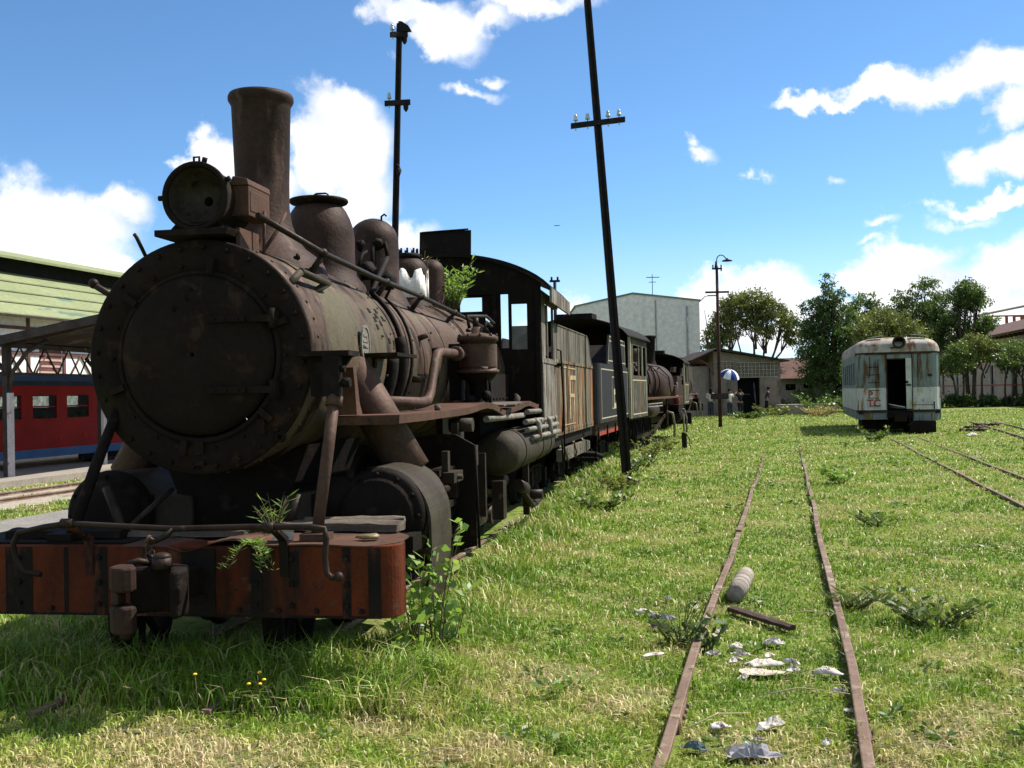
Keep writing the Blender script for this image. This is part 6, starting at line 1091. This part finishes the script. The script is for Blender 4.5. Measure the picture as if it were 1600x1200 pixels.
for k, (lx, ly, lab) in enumerate(((.42, -1.0, 'single yellow wildflower in the shade below the buffer beam'), (.75, -.98, 'yellow wildflower cluster at the sunlit edge of the shade'))):
    X, Y = EL(lx, ly); t = thing('wildflower', lab, 'flower', (X, Y, 0)); mb = MB(); mb.tube([(0, 0, 0), (.01, 0, .12), (0, 0, .24)], .002, 4); mb.build('stem', MATS['stem_green'], t); mb = MB(); [mb.ball((.03*math.sin(j*2.1)*k*1.5, .03*math.cos(j*2.1)*k*1.5, .245-.02*j*k), .012, 7, 4, (1, 1, .5)) for j in range(1+3*k)]; mb.build('petals', M('petal_yellow', (.75, .55, .03), (.65, .45, .02), 5, [], .6, 0, 0), t)

# ================================================================ debris on the middle track
t = thing('log', 'short cut log with a split end lying beside the left rail of the middle track', 'log', (1.83, 8.45, .07), -R(18)); mb = MB(); mb.lathe([(-.62, .001), (-.62, .085), (-.2, .092), (.3, .088), (.62, .08), (.62, .001)], (0, 0, 0), 'y', 16); mb.build('trunk', M('dead_bark', (.30, .27, .23), (.20, .17, .14), 5, [((.10, .07, .05), .6, 8, (1, 3, 1), .06)], .9, 0, .6, 30), t); mb = MB(); [mb.lathe([(y, .094), (y+.01, .097), (y+.02, .094)], (0, 0, 0), 'y', 16) for y in (-.3, -.1, .12, .35)]; mb.build('bark_ring', M('dead_bark', V1), t); t.scale = (.80, .72, .80)
plank('broken_plank', 'dark split sleeper piece lying across the middle track below the log', 'plank', (1.71, 7.30, .03), -R(68), .72, .075, .03, M('dark_wood', (.075, .05, .04), (.05, .035, .03), 6, [((.22, .19, .17), .60, 9, (.2, 1, 1), .05)], .9, 0, .6, 30), 31)
def litter(label, x, y, w, seed, mat=None, h=.34):
    rr = random.Random(seed); mb = MB(); w = w*1.0; K = 15; rings = 5; ph = [rr.uniform(0, 6.28) for _ in range(4)]; vs = [(0, 0, .03+h*w*.5)]
    for q in range(1, rings+1):
        for k in range(K):
            a = 6.283*k/K; rad = w*.5*q/rings*(1+.28*math.sin(2*a+ph[0])+.16*math.sin(3*a+ph[1])+.10*math.sin(5*a+ph[2]))*(1+rr.uniform(-.10, .10)); z = .022+w*h*(.55*(1-(q/rings)**2)+rr.uniform(-.28, .28)*(1 if q < rings else .4))
            vs.append((rad*math.cos(a), rad*.62*math.sin(a), max(.004, z)))
    mb.add(vs, [(0, 1+k, 1+(k+1) % K) for k in range(K)]+[(1+(q-1)*K+k, 1+q*K+k, 1+q*K+(k+1) % K, 1+(q-1)*K+(k+1) % K) for q in range(1, rings) for k in range(K)], seed % 3 == 0); o = mb.build('crumpled_paper', mat or paper, None); o.location = (x, y, .01); o.rotation_euler = (0, 0, rr.uniform(-.6, .6)); sm = o.modifiers.new('thick', 'SOLIDIFY'); sm.thickness = .003
    tag(o, label, 'litter', 'crumpled litter on and beside the middle track')
grey_bag = M('grey_bag', (.30, .29, .30), (.20, .19, .21), 8, [((.55, .53, .52), .6, 9, V1, .05)], .6, 0, .3, 30)
for a in (('crumpled grey bag with pale top on the left verge of the middle track', 1.03, 7.4, .17, 1, grey_bag), ('small dark rag below the crumpled grey bag', .97, 7.15, .13, 2, M('rag', (.12, .09, .08), (.08, .06, .06), 6)), ('flat white strip of paper left of the rail weed', .83, 6.4, .12, 3, paper, .1),
          ('little white scrap just right of the rail weed', 1.36, 6.95, .08, 4), ('white scrap nearest the centre under the split sleeper', 1.63, 6.62, .14, 5), ('pale scrap between rail weed and track centre', 1.38, 6.55, .11, 6), ('tiny white scrap by the left rail under the weed', 1.20, 6.38, .09, 7), ('round pale scrap next to the rubbish heap, upper left', 1.36, 6.36, .10, 8),
          ('large flattened pinkish paper heap in the track centre', 1.44, 6.12, .21, 9, paper, .2), ('long flattened straw coloured paper in front of the paper heap', 1.38, 5.95, .24, 10, M('paper_tan', (.50, .44, .36), (.38, .32, .25), 9), .06), ('small white ball of paper right of the paper heap', 1.62, 6.15, .10, 11), ('double white scrap close to the right rail', 1.76, 5.90, .15, 12), ('single pale flake against the right rail', 1.72, 5.55, .07, 13),
          ('square pale paper alone near the lower track centre', 1.22, 5.02, .16, 14), ('small pale curled paper left of the square one', .96, 5.0, .10, 15), ('shiny grey plastic bag at the bottom of the track', 1.02, 4.62, .20, 16, grey_bag), ('dark teal bag scrap at the bottom left of the track', .80, 4.72, .11, 17, M('teal_bag', (.10, .14, .14), (.07, .10, .10), 6)),
          ('white scrap in the far grass right of the railcar', 14.6, 33.0, .4, 18), ('grey stone like scrap on the left verge above the bag', 1.18, 8.1, .08, 19, grey_bag)):
    litter(*a)
for k, (x, y, w, lab) in enumerate(((1.30, 6.22, .09, 'dirty scrap touching the left edge of the paper heap'), (1.52, 6.3, .08, 'dirty scrap just beyond the paper heap'), (1.58, 5.98, .10, 'torn scrap between the heap and the double white scrap'), (1.27, 5.85, .08, 'tiny scrap in front left of the paper heap'), (1.85, 7.9, .05, 'tiny pale flake near the log, toward the right rail'), (1.10, 4.80, .07, 'dirty flake between teal scrap and grey bag'), (1.40, 4.75, .07, 'pale flake right of the shiny grey bag'), (.93, 7.62, .12, 'brown crumpled leaf litter beyond the grey bag'), (1.66, 5.2, .06, 'pale flake between square paper and right rail'))): litter(lab, x, y, w, 200+k)
rnd = random.Random(77)
for k, (x, y, L_, lab) in enumerate(((1.62, 8.1, .5, 'long dry stalk lying between log and right rail'), (1.45, 5.35, .45, 'dry stalk lying across the lower track centre'), (2.02, 7.2, .5, 'long dry stalk leaning over the right rail'), (.95, 4.95, .4, 'dry reddish stalk crossing the track near the bottom'), (1.75, 4.5, .4, 'dry stalk by the right rail at the bottom'), (-.35, 4.55, .3, 'pale dry stalk standing out in the straw before the buffer beam'))):
    mb = MB(); a = rnd.uniform(-.4, .7); mb.tube([(-L_/2*math.cos(a), -L_/2*math.sin(a), .05), (0, .02, .085), (L_/2*math.cos(a), L_/2*math.sin(a), .06)], [.0035, .003, .0015], 5); o = mb.build('dry_stalk', M('straw', (.50, .40, .26), (.38, .29, .19), 8, [], .8, 0, 0)); o.location = (x, y, .02); tag(o, lab, 'stalk', 'dry stalks')
# scattered bits near the far right rails
for k, (x, y, w, lab) in enumerate(((16.3, 36.5, .4, 'dark scrap heap far right in the grass'), (18.8, 41, .5, 'dark timber scrap farthest right in the grass'), (17.4, 39.0, .3, 'small dark scrap between the two far right heaps'))):
    mb = MB(); rr = random.Random(k); [mb.ball((-w+w*.4*j_, rr.uniform(-.1, .1), .05), w*.22, 7, 4, (1.8, 1, .8), .4) for j_ in range(5)]; o = mb.build('scrap_heap', rust_dome); o.location = (x, y, 0); tag(o, lab, 'scrap', 'scrap in the far grass')

# ================================================================ people (about 60 m away)
def skin_chain(name, verts, edges, rad, mat, parent, sub=1):
    me = bpy.data.meshes.new(name); me.from_pydata(verts, edges, []); o = bpy.data.objects.new(name, me); C.objects.link(o); o.parent = parent
    sk = o.modifiers.new('skin', 'SKIN'); me.skin_vertices or me.attributes
    for i, r_ in enumerate(rad): me.skin_vertices[0].data[i].radius = (r_, r_)
    me.skin_vertices[0].data[0].use_root = True; s = o.modifiers.new('sub', 'SUBSURF'); s.levels = sub; s.render_levels = sub; me.materials.append(mat); return o
def person(label, loc, rz, shirt, trousers, arms='down', stride=.12, hgt=1.68, hair_r=.105, longhair=False, lean=0):
    t = thing('person', label, 'person', loc, rz, None); k = hgt/1.70; S = lambda x, y, z: (x*k, (y-lean*max(0, z-.9))*k, z*k)
    el = {'down': [(-.24, .02, 1.12), (-.23, -.08, .88), (.24, .02, 1.12), (.23, -.08, .88)], 'front': [(-.24, -.02, 1.14), (-.10, -.26, 1.12), (.24, -.02, 1.14), (.10, -.26, 1.12)], 'up': [(-.24, .0, 1.14), (-.20, -.1, .9), (.27, -.1, 1.22), (.22, -.2, 1.45)], 'head': [(-.32, -.05, 1.42), (-.14, -.12, 1.60), (.32, -.05, 1.42), (.14, -.12, 1.60)]}[arms]
    body = [(0, 0, .93), (0, .01, 1.10), (0, .0, 1.28), (0, .0, 1.42), (0, -.01, 1.50), (0, -.02, 1.57), (0, -.03, 1.64), (-.17, 0, 1.39), el[0], el[1], (.17, 0, 1.39), el[2], el[3], (-.10, 0, .86), (-.12, -stride*.4, .48), (-.12, -stride, .09), (-.13, -stride-.14, .04), (.10, 0, .86), (.12, stride*.6, .48), (.13, stride+.02, .09), (.14, stride-.12, .04)]
    ed = [(0,1), (1,2), (2,3), (3,4), (4,5), (5,6), (3,7), (7,8), (8,9), (3,10), (10,11), (11,12), (0,13), (13,14), (14,15), (15,16), (0,17), (17,18), (18,19), (19,20)]
    rad = [.11, .10, .12, .10, .05, .085, .095, .055, .042, .032, .055, .042, .032, .085, .055, .038, .035, .085, .055, .038, .035]
    o = skin_chain('body', [S(*v) for v in body], ed, [r_*k for r_ in rad], skin_m, t)
    v = [(0, 0, .90), (0, .01, 1.10), (0, .0, 1.28), (0, .0, 1.41), (-.17, 0, 1.39), el[0], (.17, 0, 1.39), el[2]]
    skin_chain('shirt', [S(*p) for p in v], [(0,1), (1,2), (2,3), (3,4), (4,5), (3,6), (6,7)], [r_*k for r_ in (.14, .125, .145, .11, .075, .06, .075, .06)], shirt, t)
    v = [(0, 0, .95)]+body[13:16]+body[17:20]; skin_chain('trousers', [S(*p) for p in v], [(0,1), (1,2), (2,3), (0,4), (4,5), (5,6)], [r_*k for r_ in (.13, .105, .075, .055, .105, .075, .055)], trousers, t)
    mb = MB(); mb.ball(S(0, .015, 1.655), hair_r*k, 12, 8, (1, 1, 1)); 
    if longhair: mb.ball(S(0, .06, 1.52), .10*k, 10, 6, (1, .6, 1.6))
    mb.build('hair', hair_m, t); return t
dk = cloth('dark', (.015, .017, .02)); jn = cloth('jeans', (.035, .05, .075))
person('person with red hair band and white top, dark jeans, farthest left of the group', (12.15, 63.5, 0), R(170), cloth('whitered', (.55, .50, .50)), jn, 'front', .05, 1.72, .115, True)
tag(person('person in white shirt and blue jeans standing under the blue and white umbrella', (12.75, 60.8, 0), R(20), cloth('white', (.65, .65, .65)), jn, 'up', .08, 1.66))
person('person in black clothes striding with both hands raised to the head', (13.45, 61.3, 0), R(200), dk, dk, 'head', .22, 1.62)
person('person in dark purple shirt bending forward slightly, alone before the shed wall', (15.2, 62.0, .05), R(80), cloth('purple', (.05, .03, .07)), dk, 'down', .08, 1.68, .105, False, .18)
um = thing('umbrella', 'open blue and white striped umbrella held above the person in white', 'umbrella', (12.55, 60.2, 2.15), 0); um.rotation_euler = (R(18), R(10), 0)
blue_m = cloth('umbrella_blue', (.02, .05, .20)); white_m = cloth('umbrella_white', (.70, .70, .72))
mb = MB(); K = 16; Rg = [(.001, .70), (.15, .69), (.30, .63), (.44, .52), (.55, .36), (.60, .25)]
for c_ in range(8):
    mb.m = c_ % 2
    for s_ in range(2):
        a0 = 2*math.pi*(c_*2+s_)/16; a1 = a0+2*math.pi/16; vs = [(r_*math.cos(a), r_*math.sin(a), z_) for r_, z_ in Rg for a in (a0, a1)]; mb.add(vs, [(2*i, 2*i+1, 2*i+3, 2*i+2) for i in range(5)], True)
mb.build('canopy', None, um, 0, [blue_m, white_m]); mb = MB(); mb.cyl((0, 0, -.35), (0, 0, .74), .012, n=6); mb.tube([(0, 0, -.35), (0, .02, -.42), (.03, .04, -.44)], .016, 6); mb.build('handle', pole_iron, um)
mb = MB(); mb.tube([(-.28, 0, .07), (-.1, .0, .0), (0, 0, .02), (.12, .0, .0), (.30, 0, .06)], [.008, .03, .03, .03, .006], 5); mb.add([(-.3, -.04, .08), (0, -.09, .01), (.32, -.03, .07), (0, .09, .01)], [(0, 1, 3), (1, 2, 3)]); mb.tube([(0, -.15, .0), (0, .18, .01)], [.01, .02], 5); o = mb.build('bird', dk); o.scale = (.45, .45, .45); o.location = (1.86, 40, 8.12); tag(o, 'small dark bird gliding in the clear sky above the tenders', 'bird')

# ---------------------------------------------------------------- one object per separate piece
def split_pieces(o, new=None):
    me = o.data; n = len(me.vertices); par = list(range(n))
    def find(a):
        while par[a] != a: par[a] = par[par[a]]; a = par[a]
        return a
    for e in me.edges:
        a, b = find(e.vertices[0]), find(e.vertices[1])
        if a != b: par[a] = b
    isl = {}
    for i in range(n): isl.setdefault(find(i), []).append(i)
    co_ = [v.co.copy() for v in me.vertices]; boxes = []
    for ids in isl.values():
        lo = [min(co_[i][k] for i in ids)-.004 for k in range(3)]; hi = [max(co_[i][k] for i in ids)+.004 for k in range(3)]; boxes.append([lo, hi, list(ids)])
    merged = True
    groups = [[b] for b in boxes]
    def touch(g, h): return any(all(a[0][k] <= b[1][k] and b[0][k] <= a[1][k] for k in range(3)) for a in g for b in h)
    while merged:
        merged = False
        for i in range(len(groups)):
            for j in range(i+1, len(groups)):
                if touch(groups[i], groups[j]): groups[i] += groups.pop(j); merged = True; break
            if merged: break
    if len(groups) < 2: return
    for gi, g in enumerate(groups):
        ids = sorted(i for b in g for i in b[2]); mp = {v: k for k, v in enumerate(ids)}; fs = [p for p in me.polygons if p.vertices[0] in mp]
        m2 = bpy.data.meshes.new(me.name); m2.from_pydata([co_[i] for i in ids], [], [[mp[v] for v in p.vertices] for p in fs]); m2.polygons.foreach_set('use_smooth', [p.use_smooth for p in fs])
        for q in me.materials: m2.materials.append(q)
        c = bpy.data.objects.new(o.name.split('.')[0], m2); C.objects.link(c); c.parent = o.parent; c.location = o.location; c.rotation_euler = o.rotation_euler
    bpy.data.objects.remove(o)
for o in list(bpy.data.objects):
    if o.name.split('.')[0] in ('brake_gear', 'valve_gear', 'deck_pipe_stub', 'end_lower_panel', 'end_upper_panel', 'end_skirt', 'step_hoop', 'feed_pipes', 'step_hanger', 'hinge', 'roof_strip', 'strap_plate', 'grab_stub', 'motion', 'underbody', 'inner_partition', 'grab_rail', 'loose_plate', 'jacket_holes', 'shutter', 'side_frame', 'brake_pipes', 'dark_trim', 'body_seam', 'bark_ring', 'petals') and o.type == 'MESH' and not o.modifiers: split_pieces(o)
